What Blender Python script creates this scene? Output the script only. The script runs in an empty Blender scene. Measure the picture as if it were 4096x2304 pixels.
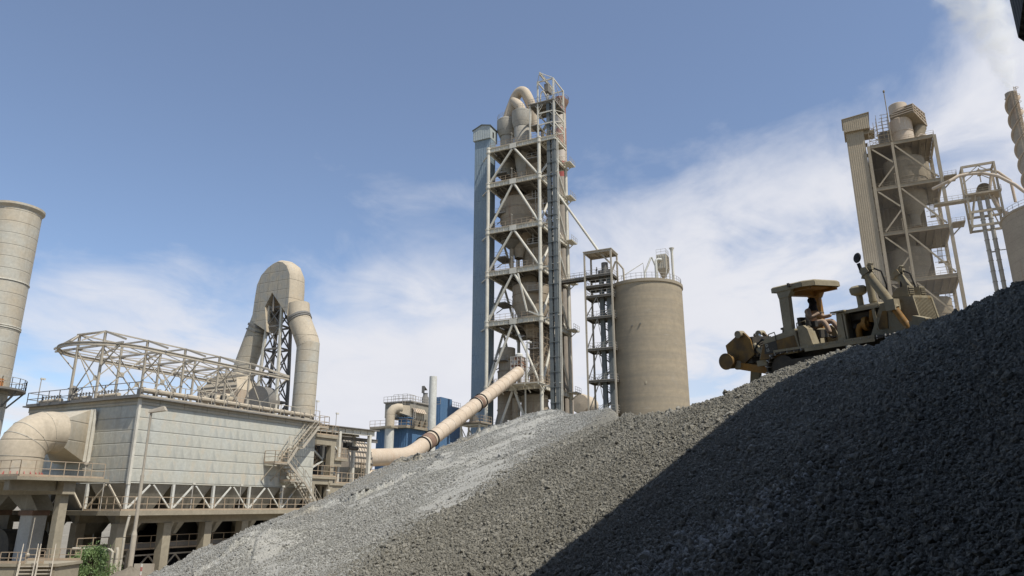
import bpy, math, random
import numpy as np
from mathutils import Vector, Matrix, Euler
random.seed(7); RNG = np.random.default_rng(11)
SC = bpy.context.scene; COL = SC.collection
R = math.radians

# ------------------------------------------------------------------ camera
cd = bpy.data.cameras.new("camera"); cam = bpy.data.objects.new("camera", cd); COL.objects.link(cam)
cd.sensor_width = 36.0; cd.lens = 36.0 * 735 / 1024; cd.clip_end = 6000; cd.clip_start = 0.1
cam.location = (0, 0, 4.6); cam.rotation_euler = (R(90 + 16.5), 0, 0)
SC.camera = cam
SC.view_settings.view_transform = 'Standard'; SC.view_settings.look = 'None'
SC.view_settings.exposure = 0.3; SC.view_settings.gamma = 1.0
SC.render.film_transparent = False
SC.cycles.max_bounces = 6; SC.cycles.volume_bounces = 3; SC.cycles.transparent_max_bounces = 8

# ------------------------------------------------------------------ sun and sky
SUN_AZ, SUN_EL = 134.0, 57.0
sd = bpy.data.lights.new("sun", 'SUN'); so = bpy.data.objects.new("sun", sd); COL.objects.link(so)
sd.energy = 4.0; sd.angle = R(0.53); sd.color = (1.0, 0.965, 0.90)
sdir = Vector((math.sin(R(SUN_AZ)) * math.cos(R(SUN_EL)), math.cos(R(SUN_AZ)) * math.cos(R(SUN_EL)), math.sin(R(SUN_EL))))
so.rotation_euler = sdir.to_track_quat('Z', 'Y').to_euler(); so.location = (0, 0, 150)

W = bpy.data.worlds.new("World"); SC.world = W; W.use_nodes = True
class NT:
    """small helper to write node trees"""
    def __init__(s, tree): s.t = tree; s.n = tree.nodes; s.l = tree.links
    def new(s, typ, **kw):
        n = s.n.new(typ)
        for k, v in kw.items(): setattr(n, k, v)
        return n
    def put(s, sock, v):
        if isinstance(v, bpy.types.NodeSocket): s.l.new(v, sock)
        elif v is not None:
            try: sock.default_value = v
            except Exception: sock.default_value = (*v, 1.0)
    def math(s, op, a, b=None, c=None, clamp=False):
        n = s.new('ShaderNodeMath', operation=op); n.use_clamp = clamp
        s.put(n.inputs[0], a); s.put(n.inputs[1], b)
        if c is not None: s.put(n.inputs[2], c)
        return n.outputs[0]
    def mix(s, f, a, b, blend='MIX'):
        n = s.new('ShaderNodeMix', data_type='RGBA', blend_type=blend)
        s.put(n.inputs[0], f); s.put(n.inputs[6], a); s.put(n.inputs[7], b); return n.outputs[2]
    def noise(s, vec, scale, detail=4, rough=0.55, dist=0.0):
        n = s.new('ShaderNodeTexNoise'); s.put(n.inputs['Vector'], vec)
        n.inputs['Scale'].default_value = scale; n.inputs['Detail'].default_value = detail
        n.inputs['Roughness'].default_value = rough; n.inputs['Distortion'].default_value = dist
        return n.outputs['Fac']
    def ramp(s, f, a, b, va=0.0, vb=1.0, smooth=False):
        n = s.new('ShaderNodeMapRange', clamp=True)
        if smooth: n.interpolation_type = 'SMOOTHSTEP'
        s.put(n.inputs[0], f)
        n.inputs[1].default_value = a; n.inputs[2].default_value = b
        n.inputs[3].default_value = va; n.inputs[4].default_value = vb
        return n.outputs[0]
    def mapping(s, vec, scale=(1, 1, 1), loc=(0, 0, 0), rot=(0, 0, 0)):
        n = s.new('ShaderNodeMapping'); s.put(n.inputs[0], vec)
        n.inputs['Location'].default_value = loc; n.inputs['Rotation'].default_value = rot
        n.inputs['Scale'].default_value = scale; return n.outputs[0]
    def sep(s, vec):
        n = s.new('ShaderNodeSeparateXYZ'); s.put(n.inputs[0], vec); return n.outputs
    def comb(s, x, y, z):
        n = s.new('ShaderNodeCombineXYZ'); s.put(n.inputs[0], x); s.put(n.inputs[1], y); s.put(n.inputs[2], z); return n.outputs[0]

def make_world():
    k = NT(W.node_tree); k.n.clear()
    out = k.new('ShaderNodeOutputWorld'); bg = k.new('ShaderNodeBackground')
    sky = k.new('ShaderNodeTexSky'); sky.sky_type = 'NISHITA'; sky.sun_disc = False
    sky.sun_elevation = R(SUN_EL); sky.sun_rotation = R(SUN_AZ)
    sky.air_density = 1.0; sky.dust_density = 1.6; sky.ozone_density = 2.0; sky.altitude = 1400
    tc = k.new('ShaderNodeTexCoord'); d = tc.outputs['Generated']
    x, y, z = k.sep(d)
    zz = k.math('MAXIMUM', z, 0.0)
    den = k.math('ADD', zz, 0.16)
    p = k.comb(k.math('DIVIDE', x, den), k.math('DIVIDE', y, den), 0.0)
    # where the cloud field lies: high on the right, low on the left, clear above
    fc = k.new('ShaderNodeFloatCurve'); k.put(fc.inputs[1], k.ramp(x, -0.7, 0.7))
    c = fc.mapping.curves[0]
    pts = [(-0.7, .16), (-0.52, .25), (-0.30, .36), (-0.18, .41), (0.0, .42), (0.14, .41), (0.27, .46), (0.40, .50), (0.50, .55), (0.7, .60)]
    c.points[0].location = (0, pts[0][1]); c.points[-1].location = (1, pts[-1][1])
    for a, b in pts[1:-1]: c.points.new((a + .7) / 1.4, b)
    fc.mapping.update()
    n1 = k.noise(k.mapping(p, (1.0, 0.75, 1), (3.1, 1.7, 0), (0, 0, R(35))), 1.35, 6, 0.55, 0.3)
    n2 = k.noise(k.mapping(p, (1.2, 0.9, 1), (7.3, 4.2, 0), (0, 0, R(-30))), 2.9, 8, 0.60, 0.5)
    thr = k.math('ADD', fc.outputs[0], k.math('MULTIPLY', k.math('ADD', k.math('MULTIPLY', k.math('SUBTRACT', n1, 0.5), .42), k.math('MULTIPLY', k.math('SUBTRACT', n2, 0.5), .22)), 1.0))
    mask = k.ramp(k.math('SUBTRACT', thr, z), -0.06, 0.20, 0, 1, True)
    body = k.ramp(k.math('ADD', k.math('MULTIPLY', n1, 0.55), k.math('MULTIPLY', n2, 0.45)), 0.31, 0.56, 0.12, 1, True)
    low = k.math('MULTIPLY', k.ramp(k.math('ADD', z, k.math('MULTIPLY', k.math('SUBTRACT', n1, .5), .16)), 0.29, 0.45, 1.0, 0.0, True), k.ramp(k.math('ABSOLUTE', k.math('SUBTRACT', x, -0.10)), .12, .42, 1.0, .38, True))
    f = k.math('MULTIPLY', mask, k.math('MAXIMUM', body, low), clamp=True)
    f = k.math('MULTIPLY', f, k.ramp(y, -.15, .3, .25, 1.0))
    f = k.math('MAXIMUM', f, 0.07)
    cloud = k.mix(n2, (4.6, 4.7, 5.15, 1), (5.2, 5.25, 5.55, 1))
    col = k.mix(f, sky.outputs[0], cloud)
    k.put(bg.inputs[0], col); bg.inputs[1].default_value = 0.13
    k.l.new(bg.outputs[0], out.inputs[0])
make_world()

# ------------------------------------------------------------------ mesh builder
def perp(t):
    t = Vector(t).normalized()
    a = Vector((0, 0, 1)) if abs(t.z) < 0.95 else Vector((1, 0, 0))
    s = t.cross(a).normalized(); return s, t.cross(s).normalized()
class MB:
    def __init__(s): s.v = []; s.f = []; s.sm = []
    def add(s, vs, fs, sm=False):
        o = len(s.v); s.v += [tuple(q) for q in vs]; s.f += [tuple(i + o for i in f) for f in fs]; s.sm += [sm] * len(fs); return s
    def hexa(s, c):   # 4 bottom then 4 top corners
        return s.add(c, [(3, 2, 1, 0), (4, 5, 6, 7), (0, 1, 5, 4), (1, 2, 6, 5), (2, 3, 7, 6), (3, 0, 4, 7)])
    def box(s, x0, y0, z0, x1, y1, z1):
        return s.hexa([(x0, y0, z0), (x1, y0, z0), (x1, y1, z0), (x0, y1, z0), (x0, y0, z1), (x1, y0, z1), (x1, y1, z1), (x0, y1, z1)])
    def beam(s, p, q, w, h=None, up=None):
        p, q = Vector(p), Vector(q); h = w if h is None else h
        if up is None: a, b = perp(q - p)
        else:
            a = (q - p).cross(Vector(up)).normalized(); b = a.cross(q - p).normalized()
        a = a * (w / 2); b = b * (h / 2)
        return s.hexa([p - a - b, p + a - b, p + a + b, p - a + b, q - a - b, q + a - b, q + a + b, q - a + b])
    def ibeam(s, p, q, w, h, t=0.05, up=(0, 0, 1)):
        p, q = Vector(p), Vector(q); a = (q - p).cross(Vector(up)).normalized(); b = a.cross(q - p).normalized()
        o = b * (h / 2 - t / 2)
        s.beam(p + o, q + o, w, t, up); s.beam(p - o, q - o, w, t, up); s.beam(p, q, t, h - 2 * t - .004, up)
        L = (q - p).length; n = max(1, int(L / 1.1)); d = (q - p) / n
        for i in range(1, n):
            m = p + d * i; e = d.normalized() * 0.02
            s.beam(m - e, m + e, w * .92, h - 2 * t - .01, up)
        return s
    def tube(s, pts, r, n=10, cap=True, sm=True):
        P = [Vector(q) for q in pts]; rs = r if isinstance(r, (list, tuple)) else [r] * len(P)
        a = None; V = []
        for i, p in enumerate(P):
            t = (P[min(i + 1, len(P) - 1)] - P[max(i - 1, 0)]).normalized()
            if a is None: a, b = perp(t)
            else:
                a = a - t * a.dot(t); a = a.normalized() if a.length > 1e-6 else perp(t)[0]
                b = t.cross(a)
            for j in range(n):
                g = 2 * math.pi * j / n; V.append(p + (a * math.cos(g) + b * math.sin(g)) * rs[i])
        F = [(i * n + j, i * n + (j + 1) % n, (i + 1) * n + (j + 1) % n, (i + 1) * n + j) for i in range(len(P) - 1) for j in range(n)]
        s.add(V, F, sm)
        if cap:
            s.add(V[:n], [tuple(range(n))[::-1]]); s.add(V[-n:], [tuple(range(n))])
        return s
    def lathe(s, prof, c=(0, 0, 0), n=32, sm=True, a0=0, a1=360):
        full = abs(a1 - a0) >= 360; m = n if full else n + 1; V = []
        for r, z in prof:
            for j in range(m):
                g = R(a0 + (a1 - a0) * j / n); V.append((c[0] + r * math.cos(g), c[1] + r * math.sin(g), c[2] + z))
        F = []
        for i in range(len(prof) - 1):
            for j in range(n):
                k = (j + 1) % m
                F.append((i * m + j, i * m + k, (i + 1) * m + k, (i + 1) * m + j))
        return s.add(V, F, sm)
    def prism(s, poly, vec, sm=False):
        n = len(poly); v = Vector(vec); A = [Vector(q) for q in poly]; B = [q + v for q in A]
        s.add(A + B, [(i, (i + 1) % n, n + (i + 1) % n, n + i) for i in range(n)], sm)
        s.add(A, [tuple(range(n))[::-1]]); s.add(B, [tuple(range(n))]); return s
    def rail(s, pts, h=1.1, step=1.8, r=0.03, mids=(0.5,), close=False, toe=True):
        P = [Vector(q) for q in pts]
        if close: P.append(P[0])
        for i in range(len(P) - 1):
            p, q = P[i], P[i + 1]; n = max(1, round((q - p).length / step))
            for k in range(n + 1):
                b = p + (q - p) * (k / n); s.beam(b, b + Vector((0, 0, h)), r * 1.7)
            for m in (*mids, 1.0):
                o = Vector((0, 0, h * m)); s.beam(p + o, q + o, r * 1.7)
            if toe: o = Vector((0, 0, .07)); s.beam(p + o, q + o, .02, .12, (0, 0, 1))
        return s
    def stair(s, p, q, w, side, n=None, rails=True, r=.03):
        """flight from p up to q (points on the near stringer); side = unit vector across"""
        p, q, sd_ = Vector(p), Vector(q), Vector(side)
        n = n or max(3, int(abs(q.z - p.z) / 0.24))
        for o in (0, w): s.beam(p + sd_ * o, q + sd_ * o, .05, .22, (0, 0, 1))
        d = (q - p) / n; hz = Vector((d.x, d.y, 0)).normalized() * .13
        for i in range(n):
            c = p + d * (i + .5); s.hexa([c - hz + Vector((0, 0, -.02)), c + hz + Vector((0, 0, -.02)), c + hz + sd_ * w + Vector((0, 0, -.02)), c - hz + sd_ * w + Vector((0, 0, -.02)),
                                          c - hz + Vector((0, 0, .02)), c + hz + Vector((0, 0, .02)), c + hz + sd_ * w + Vector((0, 0, .02)), c - hz + sd_ * w + Vector((0, 0, .02))])
        if rails:
            for o in (0, w): s.rail([p + sd_ * o, q + sd_ * o], 1.0, 1.3, r, toe=False)
        return s
    def build(s, name, m, parent=None, sharp=35):
        me = bpy.data.meshes.new(name); me.from_pydata(s.v, [], s.f)
        me.polygons.foreach_set('use_smooth', s.sm)
        if any(s.sm): me.set_sharp_from_angle(angle=R(sharp))
        me.materials.append(m); me.update()
        o = bpy.data.objects.new(name, me); COL.objects.link(o)
        if parent is not None: o.parent = parent
        return o
def tag(o, label, cat, group=None, kind=None):
    if label: o['label'] = label
    if cat: o['category'] = cat
    if group: o['group'] = group
    if kind: o['kind'] = kind
    return o
def thing(name, label, cat, loc=(0, 0, 0), rz=0, group=None):
    o = bpy.data.objects.new(name, None); COL.objects.link(o); o.empty_display_size = .3
    o.location = loc; o.rotation_euler = (0, 0, rz); return tag(o, label, cat, group)
def copy_tree(o, parent=None):
    c = o.copy(); COL.objects.link(c); c.parent = parent
    for ch in [q for q in list(COL.objects) if q.parent == o]: copy_tree(ch, c)
    return c
GRID = R(64)      # the plant's building grid: local x runs away to the right, local y away to the left
def g2w(o, u, v, z=0):
    return Vector((o[0] + u * math.sin(R(26)) - v * math.cos(R(26)), o[1] + u * math.cos(R(26)) + v * math.sin(R(26)), z))
def arc(cx, cz, r, a0, a1, n):   # points in a plane (a, b)
    return [(cx + r * math.cos(R(a0 + (a1 - a0) * i / n)), cz + r * math.sin(R(a0 + (a1 - a0) * i / n))) for i in range(n + 1)]

# ------------------------------------------------------------------ materials
def mat(name, col, col2=None, scale=0.6, rough=0.75, metal=0.0, streak=None, bump=0.0, bscale=20, ribs=None, seams=None, diamonds=None, spots=None, spec=0.3, amt=(0.35, 0.68)):
    """weathered surface: two tones in broad patches, fine mottling, runs of rust or dust, ribs/seams as relief"""
    wm = lambda c: (c[0] * 1.0, c[1] * .985, c[2] * .95)
    col = wm(col); col2 = wm(col2) if col2 else None
    m = bpy.data.materials.new(name); m.use_nodes = True; k = NT(m.node_tree)
    b = k.n['Principled BSDF']; tc = k.new('ShaderNodeTexCoord'); co = tc.outputs['Object']
    c = (*col, 1); c2 = (*(col2 or [q * .78 for q in col]), 1)
    f = k.ramp(k.noise(co, scale, 5, 0.6), amt[0], amt[1])
    base = k.mix(f, c, c2)
    fine = k.ramp(k.noise(co, scale * 9, 4, 0.65), 0.2, 0.8, 0.84, 1.14)
    base = k.mix(1.0, base, k.comb(fine, fine, fine), 'MULTIPLY')
    if streak:
        s = k.noise(k.mapping(co, (2.2, 2.2, 0.16)), streak[2], 5, 0.6)
        base = k.mix(k.ramp(s, 0.55, 0.74, 0, streak[1]), base, (*streak[0], 1))
    if spots:
        s = k.noise(co, spots[2], 6, 0.7); base = k.mix(k.ramp(s, 0.58, 0.7, 0, spots[1]), base, (*spots[0], 1))
    hgt = None
    x, y, z = k.sep(co)
    if seams:   # dark joint lines every seams[0] metres in height (and seams[1] along)
        def line(v, per, wd):
            fr = k.math('FRACT', k.math('DIVIDE', v, per)); e = k.math('ABSOLUTE', k.math('SUBTRACT', fr, 0.5))
            return k.ramp(e, 0.5 - wd / per, 0.5 - wd / per * .4)
        ln = line(z, seams[0], 0.05)
        if len(seams) > 1 and seams[1]: ln = k.math('MAXIMUM', ln, line(k.math('ADD', x, y), seams[1], 0.04))
        base = k.mix(k.math('MULTIPLY', ln, 0.32), base, (*[q * .25 for q in col], 1)); hgt = k.math('MULTIPLY', ln, -0.6)
    if diamonds:   # cross-broken sheet panels, with the shading of each fold mixed into the colour
        h = k.math('ADD', x, y); a, bb, amp = diamonds
        w = k.math('MULTIPLY', k.math('SUBTRACT', k.noise(co, .9, 3), .5), .7)
        hs = k.math('ADD', k.math('DIVIDE', h, a), k.math('MULTIPLY', w, .25)); zs = k.math('DIVIDE', z, bb)
        p1 = k.math('MULTIPLY', k.math('ABSOLUTE', k.math('SUBTRACT', k.math('FRACT', hs), .5)), 2.0); p2 = k.math('FRACT', zs)
        wn = k.new('ShaderNodeTexWhiteNoise'); wn.noise_dimensions = '2D'; k.put(wn.inputs[0], k.comb(k.math('FLOOR', hs), k.math('FLOOR', zs), 0.0))
        tri = k.ramp(k.math('SUBTRACT', k.math('SUBTRACT', 1.0, p1), k.math('ADD', k.math('MULTIPLY', p2, .95), k.math('MULTIPLY', k.math('SUBTRACT', k.noise(co, 3.2, 4, .7), .5), .75))), -.06, .22)
        hgt = k.math('MULTIPLY', k.math('MULTIPLY', tri, p2), amp) if hgt is None else k.math('ADD', hgt, k.math('MULTIPLY', k.math('MULTIPLY', tri, p2), amp))
        side = k.ramp(k.math('SUBTRACT', k.math('FRACT', hs), .5), -.1, .1)
        tone = k.math('MULTIPLY', tri, k.math('MULTIPLY', k.ramp(wn.outputs[0], .25, .95), k.ramp(side, 0, 1, .25, .7)))
        base = k.mix(tone, base, (*[q * .70 for q in col], 1))
        pt = k.math('MULTIPLY', k.math('SUBTRACT', 1.0, tri), k.ramp(k.noise(co, .8, 4), .5, .68)); base = k.mix(k.math('MULTIPLY', pt, .5), base, (.50, .41, .29, 1))
    if ribs:   # trapezoid sheet ribs along z
        h = k.math('ADD', x, y); fr = k.math('ABSOLUTE', k.math('SUBTRACT', k.math('FRACT', k.math('DIVIDE', h, ribs)), .5))
        rb = k.ramp(fr, .18, .32); hgt = k.math('MULTIPLY', rb, 1.0) if hgt is None else k.math('ADD', hgt, rb)
    k.put(b.inputs['Base Color'], base)
    b.inputs['Metallic'].default_value = metal; b.inputs['Specular IOR Level'].default_value = spec
    k.put(b.inputs['Roughness'], k.ramp(fine, .8, 1.2, min(1, rough + .12), rough - .1))
    bn = None
    if hgt is not None:
        q = k.new('ShaderNodeBump'); q.inputs['Strength'].default_value = .8; q.inputs['Distance'].default_value = .06
        k.put(q.inputs['Height'], hgt); bn = q.outputs[0]
    if bump:
        q = k.new('ShaderNodeBump'); q.inputs['Strength'].default_value = bump; q.inputs['Distance'].default_value = .03
        k.put(q.inputs['Height'], k.noise(co, bscale, 5, .65))
        if bn is not None: k.put(q.inputs['Normal'], bn)
        bn = q.outputs[0]
    if bn is not None: k.put(b.inputs['Normal'], bn)
    return m
M = {}
M['beige'] = mat('dusty_steel', (.43, .385, .31), (.36, .32, .26), .5, streak=((.27, .20, .13), .35, 1.2))
M['beam'] = mat('pale_steel_paint', (.60, .575, .50), (.50, .47, .40), .4, streak=((.30, .22, .14), .45, 1.0))
M['railing'] = mat('railing_paint', (.42, .33, .23), (.34, .27, .20), 1.0)
M['railgrey'] = mat('grey_railing', (.40, .38, .34), (.33, .30, .26), 1.0)
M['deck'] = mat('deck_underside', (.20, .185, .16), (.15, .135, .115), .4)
M['darksteel'] = mat('dark_lattice_steel', (.16, .155, .145), (.21, .19, .165), .6)
M['galv'] = mat('cross_broken_sheet', (.455, .462, .42), (.45, .435, .365), .45, .6, 0.0, streak=((.31, .275, .215), .5, .8), bump=.25, bscale=2.2, seams=(.88, 0), diamonds=(.74, .88, .22), spots=((.48, .40, .28), .4, .7))
M['galvflat'] = mat('duct_sheet', (.42, .405, .35), (.44, .37, .27), .35, .65, 0.0, seams=(1.3, 0), streak=((.31, .26, .19), .5, .7))
M['patch'] = mat('patched_sheet', (.30, .295, .27), (.40, .35, .265), .8, .6, seams=(1.2, 1.5), streak=((.16, .16, .15), .7, 1.5))
M['ductbeige'] = mat('dust_covered_duct', (.47, .40, .30), (.40, .345, .265), .5, .85, seams=(2.4, 0), streak=((.31, .26, .19), .55, .9), spots=((.38, .37, .33), .6, .7), bump=.2, bscale=2.5)
M['pink'] = mat('pink_primer_duct', (.46, .37, .275), (.49, .41, .32), .5, .7, streak=((.40, .26, .17), .55, 1.0), spots=((.60, .53, .44), .7, .9), bump=.12, bscale=3)
M['cream'] = mat('cream_gas_duct', (.50, .42, .32), (.44, .37, .285), .4, .8, streak=((.34, .27, .2), .4, .8), bump=.12, bscale=3)
M['pinkring'] = mat('rusty_flange', (.24, .15, .105), (.16, .11, .085), 1.0)
M['concrete'] = mat('dusty_concrete', (.335, .295, .22), (.255, .225, .17), .5, .9, streak=((.21, .17, .12), .5, .8), bump=.25, bscale=6)
M['silo'] = mat('silo_concrete', (.345, .285, .20), (.30, .252, .18), .15, .92, spots=((.30, .27, .225), .35, .4), bump=.15, bscale=4)
M['bluesheet'] = mat('blue_sheet', (.075, .155, .28), (.095, .175, .29), .3, .6, ribs=.5, seams=(9.0, 0), streak=((.17, .22, .28), .25, .6))
M['paleblue'] = mat('faded_blue_sheet', (.205, .265, .32), (.24, .295, .33), .25, .65, ribs=.42, seams=(8.6, 0), streak=((.27, .29, .30), .3, .5))
M['palegrey'] = mat('dusty_blue_grey_sheet', (.40, .44, .44), (.36, .39, .38), .3, .65, ribs=.45)
M['cyclone'] = mat('cyclone_shell', (.36, .30, .225), (.30, .25, .19), .3, .8, seams=(2.2, 0), streak=((.25, .13, .075), .5, .5))
M['cyclonegrey'] = mat('grey_cyclone_shell', (.38, .355, .305), (.33, .305, .26), .4, .8, seams=(2.4, 0), streak=((.46, .43, .37), .5, .6))
M['redwhite'] = None
M['elevblue'] = mat('blue_grey_casing', (.115, .13, .132), (.14, .15, .148), .4, .6)
M['dusttower'] = mat('dust_coated_steel', (.36, .30, .215), (.29, .24, .17), .25, .85)
M['dustsheet'] = mat('dust_coated_sheet', (.37, .305, .215), (.32, .265, .19), .25, .85, ribs=.5)
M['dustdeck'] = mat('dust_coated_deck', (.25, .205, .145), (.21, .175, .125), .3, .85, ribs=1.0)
M['white'] = mat('white_chimney_paint', (.58, .575, .53), (.50, .49, .44), .3, .7, streak=((.26, .25, .23), .5, 1.6), spots=((.25, .24, .22), .35, 1.2))
M['hopper'] = mat('hopper_sheet', (.30, .28, .235), (.22, .205, .17), .7, .7, streak=((.38, .35, .29), .6, 1.4))
M['black'] = mat('flat_black', (.03, .03, .03), (.045, .042, .04), 1.0)  # plain black for dark parts and for the painted shade under the slab
M['darkshed'] = mat('dark_green_sheet', (.035, .04, .035), (.028, .03, .028), 1.0, ribs=.3)
M['whitewash'] = mat('whitewashed_concrete', (.52, .53, .52), (.44, .44, .42), .8)
M['dustcone'] = mat('dust_coated_cyclone', (.27, .222, .155), (.225, .185, .13), .3, .88, seams=(2.6, 0))
M['darkvessel'] = mat('dark_brown_vessel', (.20, .16, .115), (.15, .12, .09), .4, .85, seams=(2.4, 0))  # darker, browner version of the cyclone shell colour
M['rust'] = mat('rusted_tank', (.40, .38, .35), (.20, .085, .04), .9, .8, amt=(.45, .55))
M['yellow'] = mat('worn_yellow_paint', (.33, .155, .025), (.22, .12, .035), 2.2, .65, spots=((.26, .23, .17), .8, 3.0), bump=.1, bscale=30)
M['dust'] = mat('dust_caked_paint', (.31, .272, .19), (.24, .205, .14), 2.0, .92, spots=((.24, .145, .045), .65, 3.0), bump=.15, bscale=40)
M['oldyellow'] = mat('grimy_yellow', (.215, .125, .035), (.085, .06, .035), 2.5, .7, spots=((.025, .022, .02), .9, 3.0))
M['grime'] = mat('oily_steel', (.045, .04, .034), (.08, .068, .05), 3.0, .6)
M['rubber'] = mat('rubber_hose', (.02, .02, .02), (.05, .047, .04), 4.0, .8)
M['chrome'] = mat('cylinder_rod', (.55, .55, .55), (.45, .45, .45), 3.0, .3, 1.0)
M['shoe'] = mat('polished_track_shoe', (.55, .54, .52), (.42, .40, .37), 5.0, .5, .3)
M['letter'] = mat('worn_white_letters', (.42, .41, .37), (.30, .28, .23), 12, .8)
M['letterfaint'] = mat('faded_letters', (.12, .105, .085), (.09, .08, .065), 12, .8)
M['decal'] = mat('dark_decal', (.05, .048, .045), (.075, .065, .05), 4, .7)
M['orange'] = mat('orange_board', (.55, .25, .10))
M['coverall'] = mat('beige_coverall', (.40, .29, .215), (.33, .24, .175), 4.0, .95)
M['scarf'] = mat('dark_patterned_scarf', (.018, .014, .014), (.12, .10, .09), 26, .95, amt=(.66, .72))
M['glove'] = mat('dusty_glove', (.26, .235, .19), (.19, .17, .13), 8, .95)
M['shoeleather'] = mat('worn_boot', (.13, .11, .085), (.08, .065, .05), 8, .9)
M['redpaint'] = mat('faded_red_paint', (.38, .10, .09), (.33, .14, .12), 2, .8)
M['soil'] = mat('dry_soil', (.20, .175, .135), (.155, .135, .105), 1.5, .95, bump=.6, bscale=14)
M['ground'] = mat('dusty_ground', (.26, .235, .19), (.21, .19, .155), .08, .95, bump=.3, bscale=2)
def red_white():
    m = bpy.data.materials.new('red_white_chimney'); m.use_nodes = True; k = NT(m.node_tree); b = k.n['Principled BSDF']
    co = k.new('ShaderNodeTexCoord').outputs['Object']; x, y, z = k.sep(co)
    r = k.new('ShaderNodeValToRGB'); e = r.color_ramp; e.interpolation = 'CONSTANT'
    stops = [(0, (.33, .28, .22)), (83.4, (.36, .085, .07)), (88.0, (.55, .47, .38)), (92.8, (.40, .22, .17)), (97.3, (.56, .48, .39)), (101.7, (.36, .11, .09)), (105.0, (.25, .10, .08))]
    for i, (p, c) in enumerate(stops):
        el = e.elements[i] if i < 2 else e.elements.new(p / 110)
        el.position = p / 110; el.color = (*c, 1)
    k.put(r.inputs[0], k.math('DIVIDE', z, 110.0))
    n = k.ramp(k.noise(co, .7, 5), .2, .8, .82, 1.12)
    k.put(b.inputs['Base Color'], k.mix(1.0, r.outputs[0], k.comb(n, n, n), 'MULTIPLY')); b.inputs['Roughness'].default_value = .85
    return m
M['redwhite'] = red_white()
def silo_mat():
    m = M['silo']; k = NT(m.node_tree); b = k.n['Principled BSDF']
    src = b.inputs['Base Color'].links[0].from_socket
    co = k.new('ShaderNodeTexCoord').outputs['Object']
    lift = k.noise(k.mapping(co, (.04, .04, 1.1)), 1.0, 7, .7)      # casting lifts run round the wall
    a = k.mix(k.ramp(lift, .38, .66, .0, .6), src, (.22, .19, .145, 1))
    pale = k.noise(k.mapping(co, (.10, .10, .9), (5, 2, 9)), 1.3, 6, .75)
    a = k.mix(k.ramp(pale, .63, .74, 0, .7), a, (.47, .44, .38, 1))
    runs = k.noise(k.mapping(co, (.7, .7, .04)), 1.0, 5, .6)
    a = k.mix(k.ramp(runs, .52, .75, 0, .3), a, (.21, .185, .145, 1))
    k.put(b.inputs['Base Color'], a)
silo_mat()
# ------------------------------------------------------------------ ground and gravel heaps
gm = MB(); gm.add([(-2500, -2500, 0), (2500, -2500, 0), (2500, 2500, 0), (-2500, 2500, 0)], [(0, 1, 2, 3)])
g = gm.build('ground', M['ground']); tag(g, 'dusty works ground around the plant', None, kind='structure')

_L = {}
def vnoise(x, y, s, seed):
    if seed not in _L: _L[seed] = np.random.default_rng(seed).random((256, 256))
    T = _L[seed]; x = x / s + 101.3; y = y / s + 57.7
    i, j = np.floor(x).astype(int), np.floor(y).astype(int); u, v = x - i, y - j
    u = u * u * (3 - 2 * u); v = v * v * (3 - 2 * v); i %= 256; j %= 256; i2, j2 = (i + 1) % 256, (j + 1) % 256
    return (T[i, j] * (1 - u) * (1 - v) + T[i2, j] * u * (1 - v) + T[i, j2] * (1 - u) * v + T[i2, j2] * u * v) * 2 - 1
DOZ = np.array([11.6, 24.35, 8.66]); DH = np.array([math.sin(R(143.5)), math.cos(R(143.5))]); DL = np.array([math.sin(R(53.5)), math.cos(R(53.5))])
K1 = (-.19, .29, .21); K2 = (1.0, .50, .17)
CREST = np.array([(-40, 3, -1), (-30, 12, -.6), (-20, 20, -.4), (-17, 24.2, .2), (-13.9, 30, 2.03), (-11.87, 35.02, 3.65), (-9.69, 36.78, 4.64), (-7.44, 41.15, 6.2), (-4.46, 44.94, 7.84), (-.78, 48.61, 9.66),
    (1.38, 50, 10.57), (3.44, 43.93, 9.91), (4.55, 42.2, 9.85), (5.32, 40.85, 9.83), (5.2, 36.0, 8.75), (4.75, 31, 8.15), (4.33, 25.90, 7.50), (5.63, 23.10, 7.47), (6.44, 23.30, 7.72), (7.11, 23.30, 8.08), (7.74, 22.90, 8.35), (8.39, 22.20, 8.57), (8.84, 21.60, 8.64),
    (9.28, 20.80, 8.74), (9.80, 20.10, 8.80), (10.26, 18.70, 8.88), (10.59, 17.30, 8.96), (11.01, 16.70, 9.18), (11.33, 16.40, 9.32), (11.71, 16.10, 9.44), (14, 14, 10.4), (17, 9, 11.0), (18, 2, 11.0), (16, -10, 10.5)])
CAZ = np.arctan2(CREST[:, 0], CREST[:, 1]); CR = np.hypot(CREST[:, 0], CREST[:, 1])
BND = np.array([(-5.5, 8), (-4.9, 16), (-4.0, 21), (-3.4, 22.4), (-2.3, 24.2), (-.4, 26.4), (1.5, 30.5), (3.4, 35.5), (5.2, 40.2), (6, 44)])
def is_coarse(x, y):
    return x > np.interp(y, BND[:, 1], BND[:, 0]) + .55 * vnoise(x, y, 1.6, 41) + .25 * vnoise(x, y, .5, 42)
LEDGE = [((-5.9, 41.6), (-4.1, 40.0), (-3.4, 37.6), (-3.9, 36.0)), ((-9.2, 34.6), (-7.9, 34.9), (-7.0, 34.0), (-5.6, 35.4)), ((-10.0, 26.9), (-9.6, 27.6), (-9.0, 27.3), (-8.75, 26.4)), ((-2.6, 45.4), (-.2, 46.6), (1.6, 46.2))]
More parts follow.
